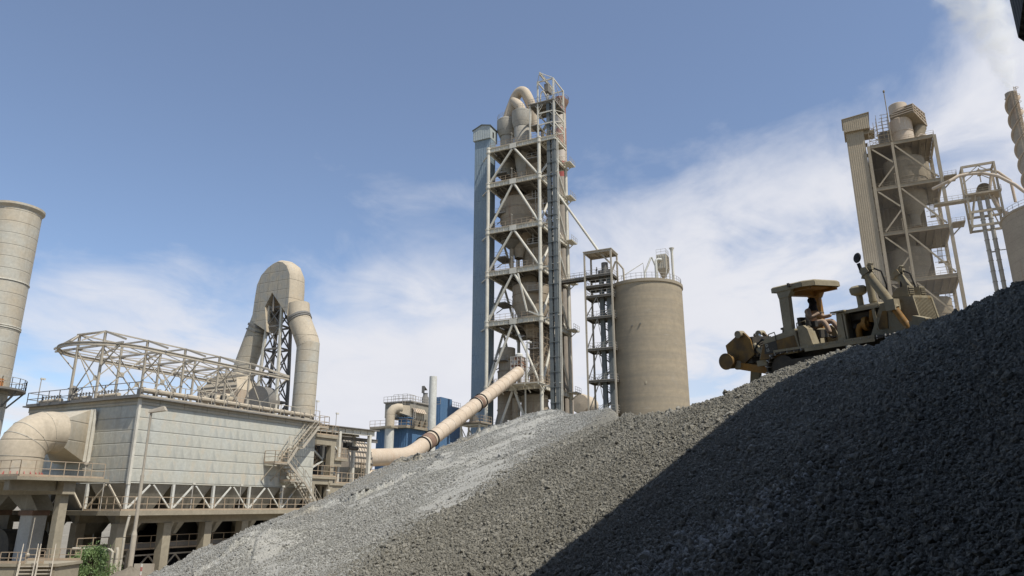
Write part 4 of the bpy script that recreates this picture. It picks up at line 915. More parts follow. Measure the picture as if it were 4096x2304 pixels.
    b = MB().lathe([(.28, 12.0), (.28, 13.3), (.42, 13.35), (.1, 13.6)], (1.3, 9.6, 0), 12); b.build('roof_vent', M['darksteel'], H)
    # outside stair on the long wall
    Y = -1.25; S = MB()
    S.stair((13.9, Y, 8.02), (15.0, Y, 9.43), 1.0, (0, 1, 0), r=.022); S.box(15.0, Y, 9.36, 15.65, Y + 1.1, 9.43); S.stair((15.65, Y, 9.44), (17.6, Y, 11.45), 1.0, (0, 1, 0), r=.022)
    S.box(12.4, Y, 7.94, 13.9, Y + 1.15, 8.02); S.box(17.6, Y, 11.38, 18.9, Y + 1.15, 11.46)
    S.stair((16.0, Y, 6.62), (14.15, Y, 8.0), 1.0, (0, 1, 0), r=.022); S.box(14.4, Y, 6.55, 16.3, Y + 1.15, 6.62)
    S.stair((18.5, Y, 4.3), (16.2, Y, 6.6), 1.0, (0, 1, 0), r=.022)
    S.beam((12.5, Y + .05, 7.95), (12.3, -.02, 6.6), .08); S.beam((13.6, Y + .05, 7.95), (13.4, -.02, 6.6), .08); S.beam((14.6, Y + .05, 6.55), (14.6, -.02, 5.6), .08); S.beam((16.0, Y + .05, 6.55), (16.0, -.02, 5.6), .08); S.beam((15.3, Y + .05, 9.38), (15.3, -.02, 8.5), .08)
    so_ = S.build('outside_stair', M['beige'], H)
    MB().rail([(14.0, Y, 8.02), (12.4, Y, 8.02), (12.4, -.1, 8.02)], 1.0, .9, .024).rail([(18.9, -.1, 11.46), (18.9, Y, 11.46), (17.6, Y, 11.46)], 1.0, .8, .024).rail([(14.4, -.1, 6.62), (14.4, Y, 6.62), (14.9, Y, 6.62)], 1.0, .8, .024).build('stair_railing', M['railing'], so_)
    return H
FH = filter_house()
def roof_frame():
    T = thing('monorail_frame', 'long open steel frame with a looped crane rail on the filter house roof', 'steel frame', (*BO, 12.0), GRID)
    us = [.05 + 3.68 * i for i in range(5)]; zp, zr = 5.25, 4.1
    for u in us:
        for v in (5.0, 8.0): MB().beam((u, v, 0), (u, v, zp), .15).build('post', M['beige'], T)
        b = MB().beam((u, 2.8, zr + .1), (u, 10.7, zr + .1), .1, .16, (0, 0, 1)); b.beam((u, 5, zp), (u, 8, zp), .1, .12, (0, 0, 1))
        b.beam((u, 5, zp), (u, 2.55, zr + .32), .1, .15, (0, 0, 1)); b.beam((u, 8, zp), (u, 10.9, zr + .32), .1, .15, (0, 0, 1)); b.beam((u, 5, zr), (u, 8, zp), .07); b.beam((u, 8, zr - 1.6), (u, 10.2, zr), .07); b.beam((u, 5, zr - 1.6), (u, 3.1, zr), .07)
        b.build('cross_arm', M['beige'], T)
    b = MB()
    for v in (5, 8): b.beam((us[0], v, zp), (us[-1], v, zp), .08, .1); b.beam((us[0], v, zr), (us[-1], v, zr), .08, .1)
    for v in (3.6, 9.7): b.beam((us[0], v, zr + .1), (us[-1] + 1.5, v, zr + .1), .07)
    b.beam((us[0], 8, zp), (-1.4, 6.7, zr + .25), .12); b.beam((us[0], 5, zp), (-1.3, 5.6, zr + .25), .1); b.beam((us[0], 5, zp), (us[0] - .2, 8, zp), .1)
    b.beam((us[-1], 5, zp), (18.0, 3.2, zr + .3), .12, .18); b.beam((us[-1], 8, zp), (18.0, 10.2, zr + .3), .1)
    b.build('purlin', M['beige'], T)
    b = MB(); k = MB()
    for i in range(4):
        u0, u1 = us[i], us[i + 1]
        for v in (5, 8):
            b.beam((u0, v, .4), (u1, v, zr - .1), .07); b.beam((u1, v, .4), (u0, v, zr - .1), .07); k.box((u0 + u1) / 2 - .2, v - .02, zr / 2 - .05, (u0 + u1) / 2 + .2, v + .02, zr / 2 + .35)
        b.beam((u0, 5, zr + .1), (u1, 8, zr + .1), .05); b.beam((u0, 8, zr + .05), (u1, 5, zr + .05), .05)
    for u in us[::2]: b.beam((u, 5, .4), (u, 8, zr), .06); b.beam((u, 8, .4), (u, 5, zr), .06)
    b.beam((15, 5, .4), (17.6, 3.1, zr), .11); b.beam((14.8, 5, zr), (16.6, 5, 1.4), .1)
    b.build('bracing', M['beige'], T); k.build('gusset_plate', M['galvflat'], T)
    lp = [(17.6, 2.85)] + [(2.3 + 3.88 * math.cos(R(a)), 6.73 + 3.88 * math.sin(R(a))) for a in range(270, 89, -9)] + [(16.5, 10.61)]
    b = MB()
    for o, h in ((.12, .05), (-.12, .05)):
        for p, q in zip(lp[:-1], lp[1:]): b.beam((p[0], p[1], zr + o), (q[0], q[1], zr + o), .16, h, (0, 0, 1))
    for p, q in zip(lp[:-1], lp[1:]): b.beam((p[0], p[1], zr), (q[0], q[1], zr), .04, .22, (0, 0, 1))
    b.build('crane_rail', M['beige'], T)
roof_frame()

# ------------------------------------------------------------------ inlet duct, its platform and the plant below
Q = thing('inlet_duct', 'fat dust covered round duct bending into the left face of the filter house', 'duct', (*BO, 6.3), GRID)
cy = 4.35
pth = [(-5.0, cy, 0), (-5.0, cy, 1.35)] + [(-5.0 + 1.75 - 1.75 * math.cos(R(a)), cy, 1.35 + 1.75 * math.sin(R(a))) for a in range(15, 91, 15)] + [(-2.75, cy, 3.1)]
MB().tube(pth, 1.42, 32).build('bend', M['ductbeige'], Q)
b = MB()
for i in (1, 3, 4, 6): p = Vector(pth[i]); t = (Vector(pth[i + 1]) - Vector(pth[i - 1])).normalized(); b.tube([p - t * .02, p + t * .02], 1.44, 32)
b.build('seam', M['galvflat'], Q)
b = MB(); n = 32; V = []
ang = [2 * math.pi * i / n for i in range(n)]
ring0 = [(-2.75, cy + 1.42 * math.cos(a), 3.1 + 1.42 * math.sin(a)) for a in ang]
def sq(a, hy, hz, cz): c, s = math.cos(a), math.sin(a); m = max(abs(c), abs(s)); return (-.62, cy + 1.72 + hy * c / m, cz + hz * s / m)
ring1 = [sq(a, 1.78, 1.8, 3.12) for a in ang]
b.add(ring0 + ring1, [(i, (i + 1) % n, n + (i + 1) % n, n + i) for i in range(n)], True); b.build('inlet_cone', M['galvflat'], Q, 20)
MB().box(-.62, 4.26, 1.28, -.42, 7.88, 4.96).box(-.36, 4.22, 1.24, -.16, 7.9, 5.0).box(-.42, 4.33, 1.35, -.02, 7.8, 4.9).build('flange_frame', M['beam'], Q)
b = MB()
for i in range(24):
    a = R(i * 15); b.prism([(-5.0 + 1.42 * math.cos(a), cy + 1.42 * math.sin(a), 0), (-5.0 + 1.75 * math.cos(a), cy + 1.75 * math.sin(a), 0), (-5.0 + 1.42 * math.cos(a), cy + 1.42 * math.sin(a), .42)], (-.05 * math.sin(a), .05 * math.cos(a), 0))
b.build('foot_rib', M['redpaint'], Q)
P = thing('duct_platform', 'dusty concrete platform on piers below the fat inlet duct', 'platform', (*BO, 0), GRID)
MB().box(-7.6, -.2, 6.1, -1.6, 13.5, 6.3).box(-7.7, 2.6, 6.08, -7.55, 5.2, 6.36).build('slab', M['concrete'], P)
MB().box(-4.4, .2, 5.3, -3.6, 13, 6.095).box(-7.4, .8, 5.5, -4.5, 1.3, 6.095).build('beam', M['concrete'], P)
for v in (.8, 12.6): MB().box(-4.25, v - .26, 0, -3.72, v + .26, 5.295).build('pier', M['concrete'], P)
MB().rail([(-2.0, -.15, 6.3), (-7.5, -.15, 6.3), (-7.5, 13, 6.3)], .95, 1.0, .024).build('railing', M['railing'], P)
b = MB().beam((-3, .4, 6.3), (-3, .4, 7.2), .07); b.lathe([(.14, 0), (.14, .12)], (-3, .4, 7.2), 10); b.beam((-3.2, .4, 6.9), (-2.6, .4, 6.9), .05); b.build('valve_stand', M['beige'], P)
WL = thing('large_fan', 'dark fan between two whitewashed piers under the concrete platform', 'fan', (*BO, 0), GRID)
for v0, v1 in ((5.05, 6.35), (9.25, 10.5)):
    MB().hexa([(-3.0, v0 + .15, 0), (-2.0, v0 + .15, 0), (-2.0, v1 + .1, 0), (-3.0, v1 + .1, 0), (-3.0, v0, 3.97), (-2.0, v0, 3.97), (-2.0, v1, 3.97), (-3.0, v1, 3.97)]).build('pier', M['whitewash'], WL)
    MB().box(-3.1, v0 - .1, 3.97, -1.9, v1 + .1, 4.3).build('pad', M['pinkring'], WL)
b = MB(); b.prism([(-3.0, 4.6, 4.3), (-3.0, 6.4, 4.3), (-3.0, 8.1, 5.25), (-3.0, 9.2, 4.3), (-3.0, 11.3, 4.3), (-3.0, 10.4, 5.85), (-3.0, 6.2, 5.85)], (1.2, 0, 0)); b.build('hopper', M['hopper'], WL)
MB().tube([(-3.3, 7.85, 1.75), (-.5, 7.85, 1.75)], 1.32, 28).build('fan_casing', M['grime'], WL)  # near-black casing colour
MB().box(-2.6, 6.4, 0, -.4, 9.2, .6).build('plinth', M['concrete'], WL)

S = thing('landing_stairs', 'concrete landing with railings and two short steel flights at lower left', 'stairs', (-25.2, 40.0, 0), 0)
MB().box(-1.0, 0, 0, 1.9, 2.2, 1.62).build('landing_block', M['concrete'], S); MB().box(-1.1, -.08, 1.62, 2.0, 2.3, 1.76).build('landing_slab', M['concrete'], S)
dv = Vector((.50, -.87, 0)); sdv = Vector((1, .1, 0)).normalized()
b = MB()
for x in (.15, 1.05):
    b.stair(Vector((x, -.12, 1.72)) + dv * 2.2 + Vector((0, 0, -1.6)), (x, -.12, 1.72), .72, tuple(sdv), n=10, r=.016)
b.build('flight', M['beige'], S)
MB().rail([(-1.0, 0, 1.76), (.3, 0, 1.76)], .55, .5, .018).rail([(-1.0, 2.2, 1.76), (1.9, 2.2, 1.76)], .6, .6, .018).rail([(1.0, 0, 1.76), (1.25, 0, 1.76)], .62, .3, .018).build('railing', M['railing'], S)
b = MB().beam((.25, .2, 1.76), (.25, .2, 2.45), .05); b.lathe([(.1, 0), (.12, .1), (.03, .16)], (.25, .2, 2.1), 10); b.tube([(.3, .2, 4.0), (.25, .2, 1.8)], .02, 6); b.build('standpipe', M['beige'], S)

# ------------------------------------------------------------------ concrete stair frame, fan shed and ribbed drum to the right of the filter house
C = thing('stair_frame', 'dusty concrete stair frame with railed landings at the right end of the filter house', 'frame', (*BO, 0), GRID)
b = MB().box(18.75, .3, 10.75, 22.3, 4, 10.98); b.box(18.75, .3, 7.0, 22.3, 4, 7.2); b.box(22.0, .3, 8.75, 23.9, 3, 8.95); b.box(21.5, .3, 6.45, 27.5, 5, 6.65); b.build('slab', M['concrete'], C)
b = MB().box(18.75, .45, 10.1, 22.2, .9, 10.745); b.box(18.75, .45, 6.5, 21.49, .9, 6.995); b.box(21.6, .45, 5.7, 27, .9, 6.445); b.box(22.0, .5, 8.2, 23.2, .9, 8.745); b.build('beam', M['concrete'], C)
for u, z in ((21.7, 10.09), (19.2, 6.49), (21.75, 5.69), (23.9, 5.69), (26.4, 5.69)): MB().box(u - .28, .4, 0, u + .28, .95, z).build('column', M['concrete'], C)
for u in (22, 25): MB().box(u - .28, 4.2, 0, u + .28, 4.8, 6.4).build('column', M['concrete'], C)
MB().rail([(18.8, .32, 10.98), (22.25, .32, 10.98), (22.25, 3.9, 10.98)], 1.0, .8, .025).rail([(18.8, .32, 7.2), (22.25, .32, 7.2)], 1.0, .8, .025).rail([(22.3, .32, 8.95), (23.85, .32, 8.95), (23.85, 2.9, 8.95)], 1.0, .6, .025).rail([(22.3, .32, 6.65), (27.4, .32, 6.65)], 1.0, .8, .025).build('railing', M['railing'], C)
b = MB().stair((21.2, 2.0, 8.9), (19.3, 2.0, 10.8), .9, (0, 1, 0), r=.02); b.stair((19.5, 2.0, 7.2), (21.4, 2.0, 8.8), .9, (0, 1, 0), r=.02); b.build('stairs', M['railing'], C)
b = MB().beam((18.9, 1.5, 7.1), (18.9, 1.5, 10.6), .25); b.beam((19, 1.4, 10.3), (21.5, 1.4, 8.8), .14); b.beam((19, 1.4, 7.5), (21.5, 1.4, 8.7), .14); b.beam((22.6, 1.2, 10.4), (23.6, 1.2, 9.6), .12); b.beam((22.3, 1.2, 8.1), (23.5, 1.2, 7.3), .12); b.build('brace', M['white'], C)
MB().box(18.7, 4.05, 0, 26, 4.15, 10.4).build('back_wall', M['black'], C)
K = thing('fan_shed', 'open steel canopy with a thin sloping roof and hoist over the ribbed drum', 'canopy', (*BO, 0), GRID)
for u, v in ((23.5, 1.2), (28.4, 1.2), (23.5, 3.2), (28.4, 3.2)): MB().box(u - .16, v - .16, 0, u + .16, v + .16, 11.7).build('column', M['beam'], K)
b = MB().ibeam((19.5, 1.2, 11.65), (29.2, 1.2, 11.85), .25, .5); b.ibeam((19.5, 3.2, 11.65), (29.2, 3.2, 11.85), .25, .5); b.build('eaves_beam', M['beam'], K)
MB().hexa([(19.3, .8, 11.95), (29.6, .8, 12.15), (29.6, 3.6, 12.15), (19.3, 3.6, 11.95), (19.3, .8, 12.03), (29.6, .8, 12.23), (29.6, 3.6, 12.23), (19.3, 3.6, 12.03)]).build('roof', M['darksteel'], K)
b = MB().ibeam((22, 3.0, 11.2), (30.6, 1.8, 11.2), .2, .35); b.build('crane_beam', M['darksteel'], K)
b = MB().box(26.0, 2.2, 10.3, 26.9, 2.7, 10.8); b.tube([(26.2, 2.2, 10.25), (27.6, 2.1, 10.25)], .2, 12); b.build('hoist', M['grime'], K)
d0 = g2w((-17.93, 86), -.9, 0, 0)
G = thing('ribbed_drum', 'round backed ribbed fan housing beside the inclined duct', 'fan housing', (d0.x, d0.y, 0), GRID)
r0, zc = 3.1, 9.35
outl = [(0, 8.8), (0, zc)] + [(r0 - r0 * math.cos(R(a)), zc + r0 * math.sin(R(a))) for a in range(12, 181, 12)] + [(2 * r0, 8.8)]
MB().prism([(0, v, z) for v, z in outl], (4.2, 0, 0)).build('casing', M['cream'], G)
b = MB()
for v, z in outl[1:12]:
    p = Vector((0, v - r0, z - zc)).normalized() if z > zc else Vector((0, -1, 0)); c = Vector((0, v, z)) + p * .06; b.beam(c, c + Vector((4.24, 0, 0)), .14, .1)
for u in np.arange(0, 4.3, .52):
    for (v, z), (v2, z2) in zip(outl[:14], outl[1:15]): b.beam((u, v - .03, z), (u, v2 - .03, z2), .07)
b.build('rib', M['darksteel'], G)
b = MB().hexa([(.3, 1.4, 6.9), (3.9, 1.4, 6.9), (3.9, 4.8, 6.9), (.3, 4.8, 6.9), (0, .02, 8.79), (4.2, .02, 8.79), (4.2, 6.1, 8.79), (0, 6.1, 8.79)])
for u in np.arange(.2, 4.1, .55): b.beam((u, -.02, 8.79), (u, 1.3, 7.0), .1)
b.build('hopper', M['hopper'], G); MB().box(-.2, .8, 0, 4.4, 5.4, 6.9).build('plinth', M['black'], G)
MB().tube([(4.2, 2.5, 10.2), (4.8, 2.2, 10.2)], 1.2, 24).build('outlet_ring', M['black'], G)
b = MB().beam((1.9, -.25, 6.8), (1.9, -.2, 9.6), .05); b.beam((2.4, -.25, 6.8), (2.4, -.2, 9.6), .05)
for z in np.arange(6.9, 9.6, .3): b.beam((1.9, -.25, z), (2.4, -.25, z), .04)
b.build('ladder', M['railing'], G)

# ------------------------------------------------------------------ arch shaped duct on its lattice tower, and the fan hood
AO = (-24.35, 86.0)
A = thing('arch_duct', 'tall arch shaped dust covered duct with patched flat hood on top', 'duct', (*AO, 0), GRID)
hp = [(8.09, 26.5), (7.95, 29.2), (7.8, 31.1), (7.26, 32.3), (6.36, 33.1), (5.5, 33.55), (4.65, 33.75), (3.9, 33.55), (3.2, 33.0), (2.58, 31.8), (2.43, 30.2), (2.40, 28.4), (2.38, 26.6), (5.16, 29.8), (6.12, 28.1), (5.45, 24.9)]
sec = [(-1.35, 1.0), (-1.2, 1.06), (-.8, 1.14), (0, 1.18), (.8, 1.14), (1.35, 1.0)]
b = MB(); n = len(hp); V = []
for u, s in sec:
    for i, (v, z) in enumerate(hp):
        o = 1.0 if i == 13 else 1 + (s - 1) * (.25 if i in (12, 0, 15) else 1.0); V.append((u, 5.1 + (v - 5.1) * o, 29 + (z - 29) * (1 + (o - 1) * (.5 if z > 30 else .12))))
b.add(V, [(k * n + i, k * n + (i + 1) % n, (k + 1) * n + (i + 1) % n, (k + 1) * n + i) for k in range(len(sec) - 1) for i in range(n)], True); b.build('hood_back', M['ductbeige'], A, 30)
MB().add([(-1.352, v, z) for v, z in hp], [tuple(range(n))[::-1]]).build('hood_front', M['patch'], A)
MB().add([(1.352, v, z) for v, z in hp], [tuple(range(n))]).build('hood_rear', M['patch'], A)
MB().tube([(0, 2.05, 28.2), (0, 1.75, 26.5), (0, .15, 23.5)], 1.36, 26).tube([(0, .35, 23.9), (0, .1, 23.4), (0, -.07, 22.8)], 1.345, 26).build('right_bend', M['ductbeige'], A)
MB().tube([(0, -.07, 23.2), (0, -.12, 0)], 1.32, 26).build('right_leg', M['galvflat'], A)
MB().tube([(0, 7.6, 27.2), (0, 8.1, 25.9), (0, 9.85, 21.2), (0, 9.95, 20.6), (0, 9.95, 19.4)], 1.3, 26).build('left_leg', M['galvflat'], A)
b = MB()
for p, q in (((0, 1.62, 26.3), (0, 1.75, 26.55)), ((0, 1.50, 26.05), (0, 1.58, 26.2)), ((0, 8.0, 26.1), (0, 8.1, 25.85)), ((0, 8.25, 25.5), (0, 8.3, 25.35)), ((0, 9.95, 20.3), (0, 9.95, 20.1))): b.tube([p, q], 1.45, 26)
b.build('flange', M['darksteel'], A)
LT = thing('lattice_tower', 'dark braced lattice tower standing between the legs of the arch duct', 'lattice tower', (*AO, 0), GRID)
lv = [(3.3, -1.1), (6.4, -1.1), (3.3, 1.1), (6.4, 1.1)]; zt = 28.3
def lp(i, z): v, u = lv[i]; t = z / zt; return (u * (1 - .25 * t), v + (4.9 - v) * (.35 * max(0, t - .6) / .4), z)
for i in range(4):
    b = MB()
    for z0, z1 in zip((0, 5, 10, 15, 19, 23, 26), (5, 10, 15, 19, 23, 26, zt)): b.beam(lp(i, z0), lp(i, z1), .3)
    b.build('leg', M['darksteel'] if i > 1 else M['beam'], LT)
b = MB(); zs = [10, 13.2, 16.4, 19.6, 22.8, 25.6, 28]
for a, c in ((0, 1), (2, 3), (0, 2), (1, 3)):
    for z0, z1 in zip(zs[:-1], zs[1:]): b.beam(lp(a, z0), lp(c, z0), .2); b.beam(lp(a, z0), lp(c, z1), .12); b.beam(lp(c, z0), lp(a, z1), .12)
    b.beam(lp(a, 28), lp(c, 28), .22)
b.beam((-1.2, 4.9, 27.4), (-1.2, 4.9, 29.4), .18); b.beam((0, 4.0, 27), (0, 2.4, 25.9), .14); b.beam((0, 5.6, 25.2), (0, 7.4, 24.6), .14)
b.build('bracing', M['darksteel'], LT)
FHd = thing('fan_hood', 'broad ribbed beige hood with three round intakes behind the filter house roof frame', 'fan housing', (-31.5, 88, 0), GRID)
MB().hexa([(-2, -.1, 17.8), (2, -.1, 17.8), (2, 6.5, 17.8), (-2, 6.5, 17.8), (-1.2, 1.2, 20.0), (1.2, 1.2, 20.0), (1.2, 4.2, 20.0), (-1.2, 4.2, 20.0)]).build('hood', M['ductbeige'], FHd)
MB().box(-1.9, -.2, 0, 2, 6.5, 17.75).build('casing', M['pink'], FHd)
b = MB()
for z in (18.2, 18.9, 19.5): t = (z - 17.8) / 2.2; b.beam((-2.05 + .8 * t, -.1 + 1.3 * t, z), (-2.05 + .8 * t, 6.5 - 2.3 * t, z), .12)
b.build('rib', M['darksteel'], FHd)
for v in (1.0, 2.9, 4.8): MB().tube([(-2.9, v, 16.6), (-1.85, v, 16.6)], .62, 18).build('intake', M['ductbeige'], FHd); MB().tube([(-2.92, v, 16.6), (-2.88, v, 16.6)], .5, 16).build('intake_mouth', M['black'], FHd)
MB().tube([(-.9, -2.2, 16.2), (.9, -2.2, 16.2)], 1.95, 26).build('fan_scroll', M['darksteel'], FHd)
MB().box(-.8, -3.9, 0, .8, -.6, 15.0).build('scroll_base', M['darksteel'], FHd)
SK = thing('exhaust_stack', 'thick beige sheet metal stack cut by the left edge of the picture', 'chimney', (-54.5, 75.3, 0))
MB().lathe([(2.42, 0), (2.36, 35.4), (2.62, 35.7), (2.62, 35.95), (2.2, 35.95), (2.2, 34)], (0, 0, 0), 48).build('shaft', M['galvflat'], SK)
b = MB()
for z in (22.4, 22.6, 27.4): b.lathe([(2.40, z - .05), (2.46, z - .05), (2.46, z + .05), (2.40, z + .05)], (0, 0, 0), 48)
b.build('band', M['beam'], SK)
b = MB().lathe([(2.4, 15.9), (3.9, 15.9), (3.9, 16.1), (2.4, 16.1)], (0, 0, 0), 40)
for a in range(0, 360, 45): b.beam((2.4 * math.cos(R(a)), 2.4 * math.sin(R(a)), 14.3), (3.75 * math.cos(R(a)), 3.75 * math.sin(R(a)), 15.9), .16)
b.build('gallery', M['darksteel'], SK)
MB().rail([(3.85 * math.cos(R(a)), 3.85 * math.sin(R(a)), 16.1) for a in range(0, 360, 15)], 1.05, 1, .03, close=True, toe=False).build('railing', M['railgrey'], SK)
b = MB().box(2.75, -2.0, 16.1, 3.35, -1.7, 16.85); b.build('orange_board', M['orange'], SK)
MB().tube([(3.2, -2.2, 15.9), (3.4, -2.4, 6)], .06, 6).build('cable', M['rubber'], SK)

# ------------------------------------------------------------------ lamps, pipes and small things by the filter house
b0 = thing('street_lamp', 'tall grey street lamp standing in front of the filter house', 'street lamp', (-21.45, 44, 0))
MB().tube([(0, 0, .3), (0, 0, 3.0)], .15, 12).tube([(0, 0, 3.0), (0, 0, 3.25)], [.15, .10], 12).tube([(0, 0, 3.25), (0, 0, 6.3)], .10, 12).tube([(0, 0, 6.3), (0, 0, 9.9), (.04, 0, 10.0)], .065, 12).build('pole', M['beige'], b0)
MB().hexa([(-.12, -.13, 9.88), (.9, -.17, 10.02), (.9, .17, 10.02), (-.12, .13, 9.88), (-.1, -.1, 10.05), (.75, -.15, 10.28), (.75, .15, 10.28), (-.1, .1, 10.05)]).build('lamp_head', M['beige'], b0)
MB().tube([(-.16, -.1, 0.9), (-.18, -.12, 1.7), (-.14, -.08, 2.2)], .1, 8).build('cable_wrap', M['grime'], b0)
def lamp(x, y, z, h, label, head=.3):
    o = thing('lamp_standard', label, 'lamp', (x, y, z), GRID, 'small lamp standards about the filter house')
    MB().tube([(0, 0, 0), (0, 0, h)], .035, 6).build('pole', M['railgrey'], o); MB().box(-.06, -.06, h - .04, head, .06, h + .1).build('lamp_head', M['beam'], o)
p = g2w(BO, .4, 13.0 - .6); lamp(p.x, p.y, 12.0, 2.2, 'thin lamp standard on the far left corner of the filter house roof')
p = g2w(BO, 18.7, .2); lamp(p.x, p.y, 11.5, 2.45, 'thin lamp standard at the head of the outside stair of the filter house')
p = g2w(BO, 22.0, .5); lamp(p.x, p.y, 10.98, 2.2, 'thin lamp standard on the upper landing of the concrete stair frame')
p = (-16.05, 66.2); lamp(*p, 3.6, 2.25, 'thin lamp standard at the heap edge below the concrete stair frame')
for u, t in ((4.5, 'second bay from the near corner'), (9.1, 'third bay from the near corner'), (13.8, 'bay below the outside stair')):
    p = g2w(BO, u, -1.1); lamp(p.x, p.y, 4.27, 1.85, 'thin lamp standard on the filter house walkway, in the ' + t, .16)
p = g2w(BO, -1.15, .9); lamp(p.x, p.y, 4.27, 1.9, 'thin lamp standard on the short left side of the filter house walkway', .16)
o = thing('pipe_rack', 'bundle of grey pipes bending down beside the green bush', 'pipes', (-25.6, 50, 0))
MB().tube([(-2.6, 0, 1.95), (-.15, 0, 1.9), (0, 0, 1.75), (0, 0, 0)], .09, 10).build('pipe', M['galvflat'], o); MB().tube([(.28, .05, 0), (.28, .05, 1.8), (.2, .1, 2.0)], .1, 10).build('pipe', M['galvflat'], o); MB().tube([(.55, .1, 0), (.55, .1, 2.9), (.6, .3, 4.0)], .08, 10).build('pipe', M['galvflat'], o)
o = MB().box(-.62, -.05, 0, .62, .05, 1.12).build('metal_panel', M['beige']); o.location = (-25.15, 53, 0); o.location = (-23.0, 49.0, 0); tag(o, 'flat brown metal panel leaning low behind the foot of the street lamp', 'panel')
o = thing('marker_pole', 'short red and white marker pole at the foot of the gravel heap', 'pole', (-18.9, 40, .3)); b = MB().tube([(0, 0, 0), (0, 0, 1.45)], .045, 8); b.build('pole', M['white'], o)
b = MB(); [b.tube([(0, 0, z), (0, 0, z + .2)], .05, 8) for z in (.3, .7, 1.1)]; b.build('red_band', M['redpaint'], o)

# ------------------------------------------------------------------ green bush and far trees
def leaf_mat(name, c1, c2):
    m = bpy.data.materials.new(name); m.use_nodes = True; k = NT(m.node_tree); b = k.n['Principled BSDF']
    co = k.new('ShaderNodeTexCoord').outputs['Object']; f = k.ramp(k.noise(co, 1.6, 3), .35, .65); g_ = k.new('ShaderNodeNewGeometry')
    base = k.mix(f, (*c1, 1), (*c2, 1)); v = k.ramp(g_.outputs['Random Per Island'], 0, 1, .65, 1.4)
    k.put(b.inputs['Base Color'], k.mix(1.0, base, k.comb(v, v, v), 'MULTIPLY')); b.inputs['Roughness'].default_value = .6
    tr = k.new('ShaderNodeBsdfTranslucent'); k.put(tr.inputs[0], (c2[0] * 1.3, c2[1] * 1.4, c2[2], 1)); ad = k.new('ShaderNodeMixShader'); ad.inputs[0].default_value = .25
    out = k.n['Material Output']; k.l.new(b.outputs[0], ad.inputs[1]); k.l.new(tr.outputs[0], ad.inputs[2]); k.l.new(ad.outputs[0], out.inputs[0]); return m
M['leaf'] = leaf_mat('pepper_leaf', (.11, .165, .055), (.19, .26, .10)); M['farleaf'] = leaf_mat('far_leaf', (.09, .12, .05), (.13, .16, .07)); M['bark'] = mat('bark', (.12, .09, .06), (.08, .06, .045), 4)
def tree(name, label, loc, h, wd, trunk, blobs, per, leaf, lm, droop=.5, seed=3):
    rg = random.Random(seed); o = thing(name, label, 'tree', loc); b = MB()
    b.tube([(0, 0, -.1), (.05, 0, trunk * .6), (.0, .05, trunk)], [wd * .05, wd * .04, wd * .03], 8); cl = []
    for i in range(blobs):
        a = rg.uniform(0, 6.28); rr = wd * .5 * math.sqrt(rg.random()) * .85; z = trunk * .6 + (h - trunk * .6) * rg.random() ** .8; rr *= (1.15 - .75 * max(0, (z - h * .45) / (h * .55)))
        c = Vector((rr * math.cos(a), rr * math.sin(a), z)); cl.append(c); b.tube([(0, 0, trunk * .75), c * .55 + Vector((0, 0, trunk * .35)), c], [wd * .022, wd * .014, wd * .006], 5)
    b.build('trunk', M['bark'], o); f = MB()
    for c in cl:
        s = wd * rg.uniform(.09, .17)
        for _ in range(per):
            d = Vector((rg.gauss(0, 1), rg.gauss(0, 1), rg.gauss(0, .8))) * s * .62; p = c + d; p.z = max(p.z, .02)
            ax = Vector((rg.gauss(0, 1), rg.gauss(0, 1), rg.gauss(0, .6) - droop)).normalized(); sd_ = ax.cross(Vector((rg.gauss(0, 1), rg.gauss(0, 1), rg.gauss(0, 1)))).normalized(); l = leaf * rg.uniform(.7, 1.4)
            f.add([p, p + ax * l * .5 + sd_ * l * .16, p + ax * l, p + ax * l * .5 - sd_ * l * .16], [(0, 1, 2, 3)])
    f.build('crown', lm, o)
    if name == 'far_tree': o['group'] = 'distant trees behind the filter house'
tree('pepper_bush', 'bright green drooping bush growing by the grey pipes at lower left', (-25.7, 47.6, -.2), 2.25, 2.9, .8, 46, 105, .17, M['leaf'], 1.3, 11)
tree('far_tree', 'distant green tree seen through the left gap between the filter house columns', (-58, 118, 0), 8.2, 6.5, 2.5, 45, 40, .5, M['farleaf'], .2, 5)
tree('far_tree', 'distant green tree seen through the right gap between the filter house columns', (-52, 118, 0), 8.8, 4.5, 2.5, 40, 40, .45, M['farleaf'], .2, 6)
hm = MB(); n = 80; V = []
for i in range(n + 1):
    a = R(-75 + 150 * i / n); r = 2200; h = 60 + 45 * math.sin(i * .37) + 30 * math.sin(i * .93 + 1) + 14 * math.sin(i * 2.1)
    V += [(r * math.sin(a), r * math.cos(a), -1), ((r + 260) * math.sin(a), (r + 260) * math.cos(a), max(8, h)), ((r + 700) * math.sin(a), (r + 700) * math.cos(a), -1)]
hm.add(V, [f for i in range(n) for f in ((i * 3, i * 3 + 3, i * 3 + 4, i * 3 + 1), (i * 3 + 1, i * 3 + 4, i * 3 + 5, i * 3 + 2))], True)
M['hill'] = mat('far_hills', (.22, .19, .17), (.17, .15, .14), .004, .95); tag(hm.build('hills', M['hill']), 'bare hills far beyond the plant', None, kind='structure')
